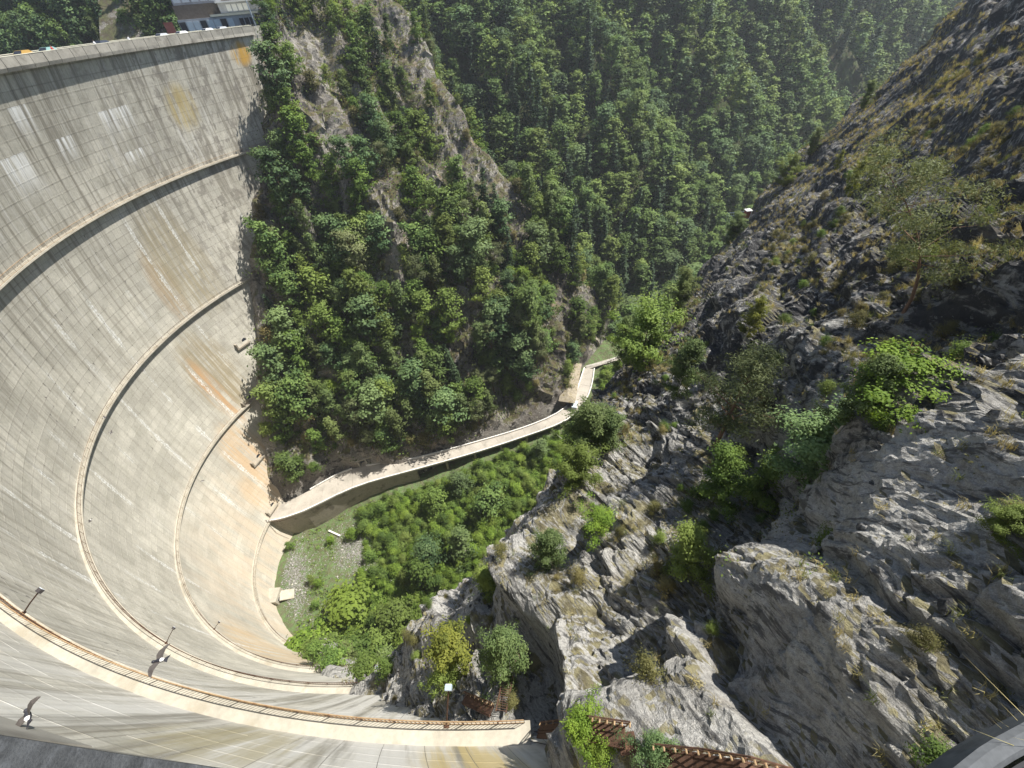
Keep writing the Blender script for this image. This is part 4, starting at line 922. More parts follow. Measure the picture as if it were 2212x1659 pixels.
# -- small plants and grass of the near slope
zv_n = vnormals(PB, len(sv), len(zv)); zv_n[zv_n[:, 2] < 0] *= -1
vb = in_view(PB, 10) & (PB[:, 2] < -7); Pn = PB[vb]; Nn = zv_n[vb]; dist = np.linalg.norm(Pn, axis=1)
cellA = (dist * .0075 + .1) ** 2
flatn = smooth(.45, .85, Nn[:, 2]); patch = smooth(-.1, .35, fbm(Pn / 6, 3, 801))
sN = (Pn - A0) @ ES; up_r = smooth(-26, -12, Pn[:, 2])
Wg = cellA * (flatn * .9 + .06) * (.06 + patch ** 1.5) * (.35 + 1.2 * up_r + .5 * smooth(15, 40, sN))
qn = proj(Pn); gr_ = np.zeros(len(Pn))
for (gx, gy, gw) in ((2120, 1090, 100), (2150, 800, 110), (1960, 720, 110), (2060, 230, 120), (1900, 320, 90), (2150, 420, 80), (1350, 930, 60), (1480, 760, 50), (1700, 480, 60), (1620, 850, 60), (1330, 1150, 60), (1480, 1480, 60), (1830, 1500, 60)):
    gr_ = np.maximum(gr_, np.exp(-((qn[:, 0] - gx) ** 2 + (qn[:, 1] - gy) ** 2) / gw ** 2))
Wg = Wg + cellA * gr_ ** 1.5 * (.15 + flatn) * .9
kg = r5.choice(len(Pn), 16000, replace=True, p=Wg / Wg.sum())
def tufts(name, P_, N_, mat, r, nb, L, w, label):
    n = len(P_); Ls = L * r.uniform(.5, 1.4, n); base = np.repeat(P_, nb, 0) + r.normal(size=(n * nb, 3)) * .07; a = r.uniform(0, 6.28, n * nb)
    down = np.array([-.25, .2, 0]); out = np.c_[np.cos(a), np.sin(a), 0 * a] * r.uniform(.3, 1.0, n * nb)[:, None] + down * 1.2
    Lb = np.repeat(Ls, nb) * r.uniform(.6, 1.2, n * nb); mid = base + (np.array([0, 0, .65]) + out * .28) * Lb[:, None]; tip = base + (np.array([0, 0, .78]) + out * .78) * Lb[:, None]
    side = np.c_[-np.sin(a), np.cos(a), 0 * a] * w
    V = np.stack([base - side, base + side, mid + side * .7, mid - side * .7, tip], 1).reshape(-1, 3); i = np.arange(n * nb) * 5
    Q = np.c_[i, i + 1, i + 2, i + 3]; T = np.c_[i + 3, i + 2, i + 4]; B = np.repeat(np.clip(np.repeat(r.uniform(.1, .9, n), nb) + r.normal(0, .15, n * nb), 0, 1), 5)
    return ob(name, mesh_np(name, V, [Q, T], MAT[mat], {'var': B, 'tint': np.repeat(np.repeat(r.uniform(0, 1, n), nb), 5)}), kind='stuff', label=label, cat='grass')
kd = dist[kg]
tufts('dry_grass', Pn[kg], Nn[kg], 'grass', r5, 22, .42, .008, 'straw-coloured dry grass tufts on the ledges of the near rock slope')
Wgg = Wg * (.3 + smooth(0, .4, fbm(Pn / 4 + 9, 3, 803))); kg2 = r5.choice(len(Pn), 6000, replace=True, p=Wgg / Wgg.sum())
tufts('green_grass', Pn[kg2], Nn[kg2], 'ggrass', r5, 20, .36, .009, 'greenish grass tufts on the near rock slope')
Wb = cellA * (flatn + .15) * (.1 + patch) * (dist < 75); Wb = Wb * (.5 + 1.5 * gr_); kb = scatter(Pn, Wb, 300, .8, r5)
for i in kb:
    pr = r5.choice(['lowbush', 'lowgreen'], p=[.6, .4]); PH = PROTO[pr][2]; kk = r5.uniform(.35, .95)
    plant('low_shrub', pr, Pn[i] - [0, 0, .05], PH * kk, 'brownish dry low shrub rooted in the near rock slope' if pr == 'lowbush' else 'green low shrub rooted in the near rock slope', 'shrub', 'dry shrubs of the near slope' if pr == 'lowbush' else 'green shrubs of the near slope')

gl = np.zeros(len(Pn)); qn = proj(Pn)
for (gx, gy, gw) in ((1560, 1020, 70), (1500, 1180, 70), (1690, 1010, 70), (1270, 920, 55), (1330, 960, 60), (1400, 760, 60), (1470, 640, 70), (1180, 1180, 50), (1090, 1080, 40), (1560, 900, 60), (2120, 1090, 90), (1240, 1000, 50), (1060, 1260, 40), (1370, 880, 60), (1340, 780, 40), (1560, 500, 60), (2100, 780, 90), (1990, 700, 70), (1700, 1130, 60)):
    gl = np.maximum(gl, np.exp(-((qn[:, 0] - gx) ** 2 + (qn[:, 1] - gy) ** 2) / gw ** 2))
Wc = cellA * (gl ** 1.5 + .012 * patch); kc = r5.choice(len(Pn), 3400, replace=True, p=Wc / Wc.sum())
cover('brushwood', Pn[kc[:2000]], 'shrub', r5, 34, .34, .11, 'tangled green brushwood filling the hollows of the near rock slope', 'brushwood', .8)
cover('dry_brushwood', Pn[kc[2000:]], 'scrub', r5, 30, .30, .10, 'tangled dry brushwood on the near rock slope', 'brushwood', .7)
# ------------------------------------------------------------------ elevated road in the gorge
ZR = -118.9
FRONT = [(578, 1128), (621, 1123), (677, 1098), (722, 1071), (774, 1048), (854, 1027), (910, 1012), (993, 989), (1069, 966), (1146, 940), (1229, 911), (1262, 880), (1280, 835), (1284, 797)]
BACK = [(606, 1090), (640, 1077), (690, 1048), (729, 1022), (771, 1006), (840, 1001), (896, 992), (965, 973), (1052, 949), (1139, 923), (1208, 894), (1240, 868), (1250, 830), (1262, 795)]
Fr = np.array([atz(p, ZR) for p in FRONT]); Bk = np.array([atz(p, ZR) for p in BACK])
def resample(P_, n):
    d_ = np.r_[0, np.cumsum(np.linalg.norm(np.diff(P_, axis=0), axis=1))]; t = np.linspace(0, d_[-1], n)
    return np.stack([np.interp(t, d_, P_[:, i]) for i in range(3)], 1)
tt = np.r_[0, np.cumsum(np.linalg.norm(np.diff((Fr + Bk) / 2, axis=0), axis=1))]; NS = 27
ti = np.linspace(0, tt[-1], NS); Fr = np.stack([np.interp(ti, tt, Fr[:, i]) for i in range(3)], 1); Bk = np.stack([np.interp(ti, tt, Bk[:, i]) for i in range(3)], 1)
for _ in range(2):
    Fr[1:-1] = (Fr[:-2] + 2 * Fr[1:-1] + Fr[2:]) / 4; Bk[1:-1] = (Bk[:-2] + 2 * Bk[1:-1] + Bk[2:]) / 4
road = ob('elevated_road', None, loc=tuple((Fr[10] + Bk[10]) / 2), label='pale concrete road on piers curving along the foot of the rocky spur', cat='bridge')
RO = np.array(road.location)
def pr_(me, name, par=road, **k): return ob(name, me, par, loc=tuple(-RO) if par is road else None, **k)
def slab(a, b, c, d_, th):
    V = np.array([a, b, c, d_]); W_ = V - [0, 0, th]; return np.vstack([V, W_]), [[0, 1, 2, 3], [7, 6, 5, 4], [0, 4, 5, 1], [1, 5, 6, 2], [2, 6, 7, 3], [3, 7, 4, 0]]
for i in range(NS - 1):
    g = (Fr[i + 1] - Fr[i]) * .004; g2 = (Bk[i + 1] - Bk[i]) * .004; dz = np.array([0, 0, rng.normal(0, .012)])
    V, Q = slab(Fr[i] + g + dz, Fr[i + 1] - g + dz, Bk[i + 1] - g2 + dz, Bk[i] + g2 + dz, .55); pr_(MB().add(V, Q).mesh('deck_slab', MAT['road']), 'deck_slab')
for nm, E_, sgn in (('kerb', Fr, -1), ('kerb', Bk, 1)):
    for i in range(0, NS - 1):
        if nm == 'kerb' and E_ is Bk and i in (0, 1, 5): continue
        a, b = E_[i], E_[i + 1]; t = (b - a) / np.linalg.norm(b - a); n_ = np.cross((0, 0, 1), t) * sgn
        pr_(MB().box((a + b) / 2 + n_ * -.05 + [0, 0, .28], (np.linalg.norm(b - a) * .985, .42, .62), t, n_, (0, 0, 1)).mesh('kerb', MAT['road2']), 'kerb')
for i in range(9, 22):                                                     # piers under the open part
    if i % 2 == 0 and i < 19: continue
    for E_, o in ((Fr, .22), ):
        p = E_[i] * (1 - .12) + Bk[i] * .12; z0 = -130.; t = Fr[i + 1] - Fr[i]; t /= np.linalg.norm(t); n_ = np.cross((0, 0, 1), t)
        w = 1.5 if i > 19 else .75
        pr_(MB().box((p[0], p[1], (ZR - .56 + z0) / 2), (w, .7, ZR - .56 - z0), t, n_).mesh('pier', MAT['retain']), 'pier')
# retaining wall below the part by the dam
Vr = []
for i in range(0, 10): Vr += [Fr[i] + [0, 0, -.56] + (Bk[i] - Fr[i]) * .03, Fr[i] + [0, 0, -12] + (Bk[i] - Fr[i]) * .005]
pr_(mesh_np('retaining_wall', np.array(Vr), np.array([[2 * i, 2 * i + 1, 2 * i + 3, 2 * i + 2] for i in range(9)]), MAT['retain']), 'retaining_wall')
# rusty rail on the landing at the dam
mb = MB(); p0, p1, p2 = atz((572, 1127), ZR), atz((606, 1128), ZR), atz((640, 1117), ZR)
for z in (.55, 1.05): mb.tube([p0 + [0, 0, z], p1 + [0, 0, z], p2 + [0, 0, z]], .05, 5)
for f in np.linspace(0, 1, 7): p = p0 + (p1 - p0) * f; mb.bar(p, p + [0, 0, 1.05], .07)
pr_(mb.mesh('handrail', MAT['rust']), 'handrail')
# shed along the road: boarded wall, mossy hipped roof
a = atz((1200, 893), ZR); b = atz((1238, 880), ZR) ; c_ = atz((1252, 800), ZR)
t = c_ - b; L = np.linalg.norm(t); t /= L; n_ = np.cross((0, 0, 1), t); 
shed = ob('long_shed', None, loc=tuple(b), label='long low shed with mossy roof and pale boarded wall beside the road', cat='shed'); SO = b
def sh(me, name, par=shed, **k): return ob(name, me, par, loc=tuple(-SO) if par is shed else None, **k)
Wd, Hh = 5.0, 3.3; 
sh(MB().box(b + t * L / 2 + n_ * Wd / 2 + [0, 0, Hh / 2], (L, Wd, Hh), t, n_).mesh('wall', MAT['darkboards']), 'wall')
nbd = 30
for i in range(nbd): sh(MB().box(b + t * L * (i + .5) / nbd - n_ * .04 + [0, 0, Hh / 2], (L / nbd * .9, .07, Hh - .1), t, n_).mesh('board', MAT['boards']), 'board')
e = .7; R0 = [b - t * e - n_ * e, b + t * (L + e) - n_ * e, b + t * (L + e) + n_ * (Wd + e), b - t * e + n_ * (Wd + e)]
rid1, rid2 = b + t * 2.6 + n_ * Wd * .55, b + t * (L - 1) + n_ * Wd * .55
V = [p + np.array([0, 0, Hh + .02]) for p in R0] + [rid1 + [0, 0, Hh + 1.3], rid2 + [0, 0, Hh + 1.3]]
V += [v - np.array([0, 0, .18]) for v in V[:4]]
rf = sh(MB().add(V, [[0, 1, 5, 4], [2, 3, 4, 5], [0, 6, 7, 1], [2, 8, 9, 3], [1, 7, 8, 2], [3, 9, 6, 0], [6, 9, 8, 7]], [[3, 0, 4], [1, 2, 5]]).mesh('roof', MAT['moss_roof']), 'roof')
sh(MB().box(b - t * .06 + n_ * 2.2 + [0, 0, 1.1], (.1, 1.6, 2.2), t, n_).mesh('door', MAT['darkwin']), 'door')
sh(MB().box(b - t * .1 - n_ * .05 + [0, 0, Hh / 2], (.3, .3, Hh), t, n_).mesh('corner_post', MAT['white']), 'corner_post')
# grey metal container on the road beside the shed
p = atz((1232, 880), ZR) - n_ * 1.6 + t * .3
bx = ob('metal_container', None, loc=tuple(p), label='grey metal container standing on the road in front of the long shed', cat='container')
ob('body', MB().box((0, 0, .95), (3.4, 1.9, 1.7), t, n_).mesh('body', MAT['metalbox']), bx)
ob('lid', MB().box((0, 0, 1.87), (3.55, 2.05, .12), t, n_).mesh('lid', MAT['palewin']), bx)
for k in (-1, 1): ob('skid', MB().box(n_ * .7 * k + [0, 0, .06], (3.2, .15, .12), t, n_).mesh('skid', MAT['darkmetal']), bx)
# railing where the path leaves towards the right
gp = [atz((1266, 794), ZR), atz((1300, 788), ZR), atz((1341, 772), ZR)]; gr = ob('path_railing', None, loc=tuple(gp[0]), label='pale railed footbridge leaving the road end towards the rock', cat='footbridge')
mb = MB()
for z in (.6, 1.1): mb.tube([g_ - gp[0] + [0, 0, z] for g_ in gp], .07, 5)
ob('handrail', mb.mesh('rail', MAT['white']), gr)
ob('deck', MB().bar((0, 0, -.1), gp[2] - gp[0] + [0, 0, -.1], 2.2, .25).mesh('deck', MAT['road']), gr)
for f in np.linspace(0, 1, 8): p = (gp[2] - gp[0]) * f; ob('post', MB().bar(p, p + [0, 0, 1.1], .1).mesh('post', MAT['white']), gr)
# tunnel mouth
p = atz((1276, 752), ZR) ; tp = ob('tunnel_portal', None, loc=tuple(p), label='dark tunnel mouth in the rock at the end of the road', cat='tunnel')
dv = unit(p * [1, 1, 0]); sd = np.cross((0, 0, 1), dv); aa = np.linspace(0, math.pi, 13)
V = [sd * 3.0 * math.cos(a_) + np.array([0, 0, 2.2 + 3.0 * math.sin(a_)]) for a_ in aa] + [-sd * 3.0 + [0, 0, -1.], sd * 3.0 + [0, 0, -1.]]
V = np.array(V); n = len(V); Vb = V * 1.22 - dv * .0
mb = MB().add(np.vstack([V - dv * .6, Vb - dv * .6]), [[i, i + 1, n + i + 1, n + i] for i in range(12)]); mb.add(np.vstack([V - dv * .6, V + dv * 6]), [[i, n + i, n + i + 1, i + 1] for i in range(12)]); mb.add(np.vstack([Vb - dv * .6, Vb + dv * 3]), [[i, i + 1, n + i + 1, n + i] for i in range(12)])
ob('arch', mb.mesh('arch', MAT['retain']), tp); ob('back_wall', MB().add(np.vstack([V + dv * 5.8, [V.mean(0) + dv * 5.8]]), None, [[n, i, (i + 1) % n] for i in range(n)]).mesh('back_wall', MAT['darkwin']), tp)
# small concrete portal house behind the road bend
p = atz((800, 1000), ZR); ph = ob('portal_house', None, loc=tuple(p), label='small flat concrete gatehouse set into the foot of the spur by the road', cat='gatehouse')
X_ = unit(Bk[6] - Bk[4]); Y_ = np.cross((0, 0, 1), X_)
ob('wall', MB().box(Y_ * 1.5 + [0, 0, 1.5], (8.0, 3.0, 3.2), X_, Y_).mesh('wall', MAT['retain']), ph)
ob('roof', MB().box(Y_ * 1.4 + [0, 0, 3.25], (8.6, 3.6, .3), X_, Y_).mesh('roof', MAT['ledge']), ph)
for k in (-2.2, .6): ob('door', MB().box(X_ * k - Y_ * .05 + [0, 0, 1.2], (1.5, .12, 2.3), X_, Y_).mesh('door', MAT['darkwin']), ph)
for k in (-3.6, -1.0, 2.4): ob('buttress', MB().box(X_ * k - Y_ * .25 + [0, 0, 1.4], (.5, .6, 2.9), X_, Y_).mesh('buttress', MAT['ledge']), ph)
# outlet block at the dam foot
r_ = hit((603, 1292), BV_SPUR); p = np.array(r_[0]); ot = ob('outlet_block', None, loc=tuple(p), label='concrete outlet block with a ramp at the foot of the dam', cat='concrete block')
ob('block', MB().box((-.8, 0, 1.0), (3.4, 4.2, 3.6)).mesh('block', MAT['ledge']), ot); ob('ramp', MB().bar((.9, 0, 1.6), (4.2, 1.0, -.2), 3.0, .5).mesh('ramp', MAT['ledge']), ot)
ob('opening', MB().box((.95, -.8, 1.2), (.1, 1.0, 1.0)).mesh('opening', MAT['darkwin']), ot)
# loose rubble on the floor: single large stones, gravel as stuff
def boulder(seed, n=22, sq=(1, .8, .6)):
    r = np.random.default_rng(seed); import bmesh
    P_ = unit(r.normal(size=(n, 3))) * r.uniform(.75, 1.05, (n, 1)) * sq; bm = bmesh.new(); [bm.verts.new(p) for p in P_]; g_ = bmesh.ops.convex_hull(bm, input=bm.verts)
    for v in [v for v in bm.verts if not v.link_faces]: bm.verts.remove(v)
    me = bpy.data.meshes.new('stone'); bm.to_mesh(me); bm.free(); me.materials.append(MAT['rockpale'])
    at = me.attributes.new('tone', 'FLOAT', 'POINT'); return me
STONE = [boulder(i) for i in range(6)]
kq = scatter(Pn, cellA * (.3 + flatn) * (dist < 60), 170, .8, r5)
STONE_D = []
for m_ in STONE:
    c2 = m_.copy(); c2.materials.clear(); c2.materials.append(MAT['rock']); c2.attributes['tone'].data.foreach_set('value', np.full(len(c2.vertices), .7, np.float32)); STONE_D.append(c2)
for i in kq: ob('rock', STONE_D[r5.integers(0, 6)], right_bank, Pn[i] + [0, 0, .02], tuple(r5.uniform(0, 6, 3)), r5.uniform(.08, .38) * (.6 + dist[i] / 50))
wr = np.clip(scree + rubble + .05, 0, 2); kr = scatter(Pf, wr ** 2, 130, 1.0, r5)
for i in kr:
    ob('loose_stone', STONE[r5.integers(0, 6)], None, Pf[i] + [0, 0, .1], tuple(r5.uniform(0, 6, 3)), r5.uniform(.15, .5), label='pale angular stone lying in the rubble at the dam foot', cat='stone', group='stones in the rubble')
n = 9000; kk = r5.choice(len(Pf), n, p=wr ** 2 / (wr ** 2).sum()); C_ = Pf[kk] + np.c_[r5.uniform(-.6, .6, (n, 2)), np.full(n, .05)]; sz = r5.uniform(.06, .22, n)
T4 = unit(np.array([[1, 1, 1], [1, -1, -1], [-1, 1, -1], [-1, -1, 1.]])); V = (C_[:, None] + (T4[None] + r5.normal(0, .35, (n, 4, 3))) * sz[:, None, None]).reshape(-1, 3)
Ft = (np.arange(n)[:, None, None] * 4 + np.array([[0, 1, 2], [0, 3, 1], [0, 2, 3], [1, 3, 2]])[None]).reshape(-1, 3)
ob('gravel', mesh_np('gravel', V, Ft, MAT['gravel']), kind='stuff', label='grey broken gravel spread over the gorge floor', cat='gravel')
r_ = hit((722, 1152), BV_SPUR); p = np.array(r_[0]); bmn = ob('concrete_beam', MB().bar((-2, 1, .3), (2.4, -1.2, .25), .5, .4).mesh('beam', MAT['road2']), loc=tuple(p), label='pale concrete beam lying on the grey scree', cat='beam')
r_ = hit((757, 1278), BV_SPUR); p = np.array(r_[0]); ob('dark_post', MB().tube([(0, 0, -.3), (0, .1, 4.2)], .28, 8).box((0, .1, 4.3), (.8, .8, .15)).mesh('post', MAT['darkmetal']), loc=tuple(p), label='dark metal post standing among the bushes of the gorge', cat='post')
r_ = hit((862, 1262), BV_SPUR); p = np.array(r_[0]); wr_ = ob('white_railing', None, loc=tuple(p), label='short white railing on a slab in the gorge', cat='railing')
mb = MB(); mb.tube([(-2.6, 1.0, 1.0), (1.0, .6, 1.0), (2.4, -1.0, 1.0)], .09, 5); ob('handrail', mb.mesh('rail', MAT['white']), wr_)
for q_ in ((-2.6, 1.0), (-.8, .8), (1.0, .6), (2.4, -1.0)): ob('post', MB().bar((*q_, -.3), (*q_, 1.0), .1).mesh('post', MAT['white']), wr_)
# knoll hut and mast
p = at_rock((1612, 468), 0.); kh = ob('knoll_hut', None, loc=tuple(p), label='little red and white cabin with a wire fence on the grassy knoll', cat='cabin', scale=.75)
ob('wall', MB().box((0, 0, .9), (1.5, 1.5, 2.0)).mesh('wall', MAT['redboard']), kh); ob('roof', MB().box((0, 0, 2.0), (1.8, 1.8, .2)).mesh('roof', MAT['white']), kh)
ob('corner_post', MB().box((.72, -.72, .9), (.25, .25, 2.0)).mesh('corner_post', MAT['white']), kh)
fn = MB()
for i in range(9): fn.bar((-1.6 - .6 * i, -.4, -.8), (-1.6 - .6 * i, -.4, 1.9), .07)
fn.bar((-1.3, -.4, 1.85), (-6.6, -.4, 1.85), .06); fn.bar((-1.3, -.4, .9), (-6.6, -.4, .9), .05); ob('fence', fn.mesh('fence', MAT['lamphead']), kh)
r_ = hit((1447, 552)); p = np.array(r_[0]); mz = p[2] - .5; top = mz + height_to(p, (1447, 480))
ms = ob('mast', None, loc=(p[0], p[1], mz), label='thin pale lattice mast rising from the gorge in front of the forest', cat='mast')
mb = MB(); Hm = top - mz
for k in range(3): a_ = k * 2.094; mb.bar((.45 * math.cos(a_), .45 * math.sin(a_), 0), (.25 * math.cos(a_), .25 * math.sin(a_), Hm), .12)
ob('lattice', mb.mesh('lattice', MAT['palewin']), ms); mb = MB()
for z in np.arange(1, Hm, 1.6): mb.bar((-.4, 0, z), (.4, 0, z + .8), .07); mb.bar((.3, .3, z + .8), (-.3, -.3, z), .07)
ob('bracing', mb.mesh('bracing', MAT['palewin']), ms); ob('antenna', MB().box((0, -.4, Hm - .8), (.5, .25, 1.3)).mesh('antenna', MAT['white']), ms)

# ------------------------------------------------------------------ lamps on the ledges
def lamp(h, a, head_px, d_up, label):
    base = dam_pt(a, h, -.12) + [0, 0, .03]; L_ = ob('floodlight', None, loc=tuple(base), label=label, cat='lamp')
    dd = ray(head_px); 
    # head: the point on the sight line at the given height above the ledge
    hd = dd * ((-h + d_up) / dd[2]) - base
    ob('pole', MB().tube([(0, 0, 0), hd * .5 + [0, 0, .05], hd], .045, 6).mesh('pole', MAT['rust']), L_)
    cx, cy, R = dam_c(h); inn = unit(np.array([cx - base[0], cy - base[1], 0]))
    hb = ob('lamp_head', MB().box(hd, (.36, .26, .24), np.cross((0, 0, 1), inn), inn).mesh('lamp_head', MAT['lamphead'] if d_up > 2 else MAT['darkmetal']), L_)
    ob('lamp_glass', MB().box(hd + inn * .14 + [0, 0, .02], (.30, .03, .19), np.cross((0, 0, 1), inn), inn).mesh('lamp_glass', MAT['lampglass']), hb)
    ob('foot_plate', MB().box((0, 0, .02), (.3, .3, .06)).mesh('foot_plate', MAT['rust']), L_)
def ledge_angle(px, h):
    P_ = atz(px, -h); cx, cy, R = dam_c(h); return math.degrees(math.atan2(P_[1] - cy, P_[0] - cx)) % 360
lamp(28.9, ledge_angle((55, 1322), 28.9), (86, 1276), 1.6, 'dark floodlight on a pole on the uppermost ledge above the flying bird')
lamp(28.9, ledge_angle((966, 1557), 28.9), (969, 1486), 2.6, 'floodlight with pale head on the uppermost ledge near the rusty ladder')
lamp(58.9, ledge_angle((361, 1387), 58.9), (375, 1357), 1.6, 'floodlight midway along the second ledge')
lamp(58.9, ledge_angle((815, 1473), 58.9), (815, 1442), 2.6, 'pale floodlight near the rock end of the second ledge')
lamp(88.9, ledge_angle((463, 1359), 88.9), (473, 1344), 1.6, 'small floodlight on the third ledge')

# ------------------------------------------------------------------ rusty walkways, ladder, landing and cables at the near abutment
def walkway(pts, label, w=.62, posts=9, mat='rust', railmat='dryrail', side=1):
    pts = np.array(pts); o0 = pts[0].copy(); W_ = ob('rusty_walkway', None, loc=tuple(o0), label=label, cat='walkway'); P_ = pts - o0
    mb = MB()
    for a_, b_ in zip(P_[:-1], P_[1:]): mb.bar(a_ + [0, 0, -.06], b_ + [0, 0, -.06], w, .07)
    for a_, b_ in zip(P_[:-1], P_[1:]):
        t_ = unit(b_ - a_); s_2 = np.cross((0, 0, 1), t_)
        for k in (-1, 1): mb.bar(a_ + s_2 * w / 2 * k + [0, 0, -.1], b_ + s_2 * w / 2 * k + [0, 0, -.1], .06, .2)
    ob('deck', mb.mesh('deck', MAT[mat]), W_)
    t_ = unit(P_[-1] - P_[0]); s_2 = np.cross((0, 0, 1), t_); s_2 = unit(s_2) * w / 2 * side
    for f in np.linspace(0, 1, posts):
        L_ = len(P_) - 1; i = min(int(f * L_), L_ - 1); p_ = P_[i] + (P_[i + 1] - P_[i]) * (f * L_ - i) + s_2
        ob('post', MB().tube([p_ + [0, 0, -.1], p_ + [0, 0, .98], p_ + [0, 0, 1.05] - s_2 * .5], .028, 5).mesh('post', MAT[railmat]), W_)
    for z in (.55, 1.02): ob('handrail', MB().tube([p_ + s_2 + [0, 0, z] for p_ in P_], .026, 5).mesh('handrail', MAT['rust']), W_)
    return W_
walkway([dam_pt(268.9, 28.9, -.5), at_rock((1265, 1578), 1.0), at_rock((1350, 1592), .9)], 'rusty walkway with bent posts leading from the end of the uppermost ledge', posts=12, side=1)
walkway([at_rock((1400, 1640), .9), at_rock((1500, 1652), .9), at_rock((1600, 1672), .9), at_rock((1700, 1700), .9)], 'rusty stair walkway with yellowed posts against the rock below the kerb', posts=14, side=1)
walkway([at_rock((1002, 1510), .8), at_rock((1062, 1536), .9)], 'short rusty walkway in the shade beside the ladder', posts=8, side=1)
p_ = at_rock((1356, 1605), .7); ob('support_column', MB().bar((0, 0, -4.5), (0, 0, -.2), .35).box((0, 0, -.1), (.6, .6, .12)).mesh('column', MAT['rust']), loc=tuple(p_), label='rusty steel column under the walkway bush', cat='column')
# ladder
l0 = at_rock((1082, 1538), .9); l1 = at_rock((1098, 1458), 1.3); ld = ob('ladder', None, loc=tuple(l0), label='rusty ladder leaning in the leafy shade below the uppermost ledge', cat='ladder')
dl = l1 - l0; sx = unit(np.cross(dl, (0, .3, 1.))) * .32
for k in (-1, 1): ob('stringer', MB().bar(sx * k, dl + sx * k, .07).mesh('stringer', MAT['rust']), ld)
for f in np.linspace(.04, .97, 16): ob('rung', MB().bar(dl * f - sx, dl * f + sx, .035).mesh('rung', MAT['rust']), ld)
# landing block between the first and second ledge
a_, h_ = 271.2, 45.0; p_ = dam_pt(a_, h_, WALL); cx, cy, R = dam_c(h_); inn = unit(np.array([cx - p_[0], cy - p_[1], 0])); tg = np.cross((0, 0, 1), inn)
lb = ob('ladder_landing', None, loc=tuple(p_), label='small concrete landing with a rail on the wall below the uppermost ledge', cat='landing')
ob('block', MB().box(inn * .45 + tg * .2, (2.4, .9, 1.9), tg, inn).mesh('block', MAT['ledge']), lb)
mb = MB(); 
for k in np.linspace(-1, 1.4, 9): mb.bar(tg * k + inn * .85 + [0, 0, .95], tg * k + inn * .85 + [0, 0, 1.9], .03)
ob('balusters', mb.mesh('balusters', MAT['rust']), lb); ob('handrail', MB().tube([tg * -1 + inn * .85 + [0, 0, 1.9], tg * 1.4 + inn * .85 + [0, 0, 1.9]], .035, 5).mesh('handrail', MAT['dryrail']), lb)
# control box, cable and wire on the uppermost ledge
def on_wall(px, lift=.05):
    d_ = ray(px); best = None
    for h_ in np.arange(3.5, 60, .05):
        P_ = d_ * (h_ / -d_[2]); cx, cy, R = dam_c(h_)
        if math.hypot(P_[0] - cx, P_[1] - cy) > R + .95: return P_ + np.array([0, lift, 0.])
    return P_
cb = np.array(on_wall((1060, 1588), .12)); ob('control_box', MB().box((0, .1, 0), (.6, .3, .5)).box((0, .1, .27), (.66, .36, .05)).mesh('control_box', MAT['ledge']), loc=tuple(cb), label='small weathered box on the wall beside the black cable', cat='box')
cpts = [on_wall(p, .10) for p in ((1078, 1597), (1087, 1584), (1110, 1582), (1140, 1585), (1175, 1586), (1200, 1583))]
ob('black_cable', MB().tube([p - cpts[0] for p in cpts], .035, 6).mesh('cable', MAT['cable']), loc=tuple(cpts[0]), label='black cable running from the small box to the rusty walkway', cat='cable')
wpts = [on_wall(p, .12) for p in ((1075, 1599), (1130, 1604), (1180, 1615), (1230, 1632), (1285, 1652))]
ob('thin_wire', MB().tube([p - wpts[0] for p in wpts], .014, 5).mesh('wire', MAT['cable']), loc=tuple(wpts[0]), label='thin wire sagging down the wall towards the large leafy bush', cat='wire')
# curved kerb right below the camera, dry stalks beside it
kp = [atz(p, -2.6) for p in ((1990, 1720), (2060, 1659), (2120, 1612), (2232, 1552), (2330, 1505))]
kp = resample(np.array(kp) + [0.03, -.03, 0], 12); 
ob('earth_bank', mesh_np('earth_bank', np.array([p + unit(np.cross((0, 0, 1), t)) * o + [0, 0, z] for p, t in zip(kp, np.gradient(kp, axis=0)) for o, z in ((-.04, -.1), (-.3, -.25), (-1.2, -.6), (-1.3, -6))]), grid_faces(12, 4), MAT['soil'], {'tone': np.zeros(48)}), kind='structure')
kz = ob('curved_kerb', None, loc=tuple(kp[5]), label='curved grey concrete kerb with dark joint beside the dry stalks', cat='kerb')
mb = MB(); T = np.gradient(kp, axis=0); Vk = []
for p_, t_ in zip(kp, T):
    n2 = unit(np.cross((0, 0, 1), t_)); Vk += [p_ - kp[5] + n2 * .04 + [0, 0, .0], p_ - kp[5] + n2 * .02 + [0, 0, .02], p_ - kp[5] - n2 * .02 + [0, 0, .02], p_ - kp[5] - n2 * .04, p_ - kp[5] - n2 * .04 - [0, 0, .22], p_ - kp[5] + n2 * .04 - [0, 0, .22]]
ob('kerb_stone', MB().add(Vk, [[i * 6 + j, i * 6 + (j + 1) % 6, i * 6 + 6 + (j + 1) % 6, i * 6 + 6 + j] for i in range(11) for j in range(6)]).mesh('kerb_stone', MAT['kerbshade']), kz)
ob('dark_seal', MB().tube([p_ - kp[5] - unit(np.cross((0, 0, 1), t_)) * .062 for p_, t_ in zip(kp, T)], .012, 5).mesh('dark_seal', MAT['cable']), kz)
g0 = np.array([atz((2160 + 30 * (i % 5), 1640 + 9 * (i // 5)), -3.0) for i in range(20)]) + [.02, -.1, 0]
tufts('dry_stalks', g0, None, 'grass', r5, 5, .4, .003, 'dry straw stalks behind the curved kerb')

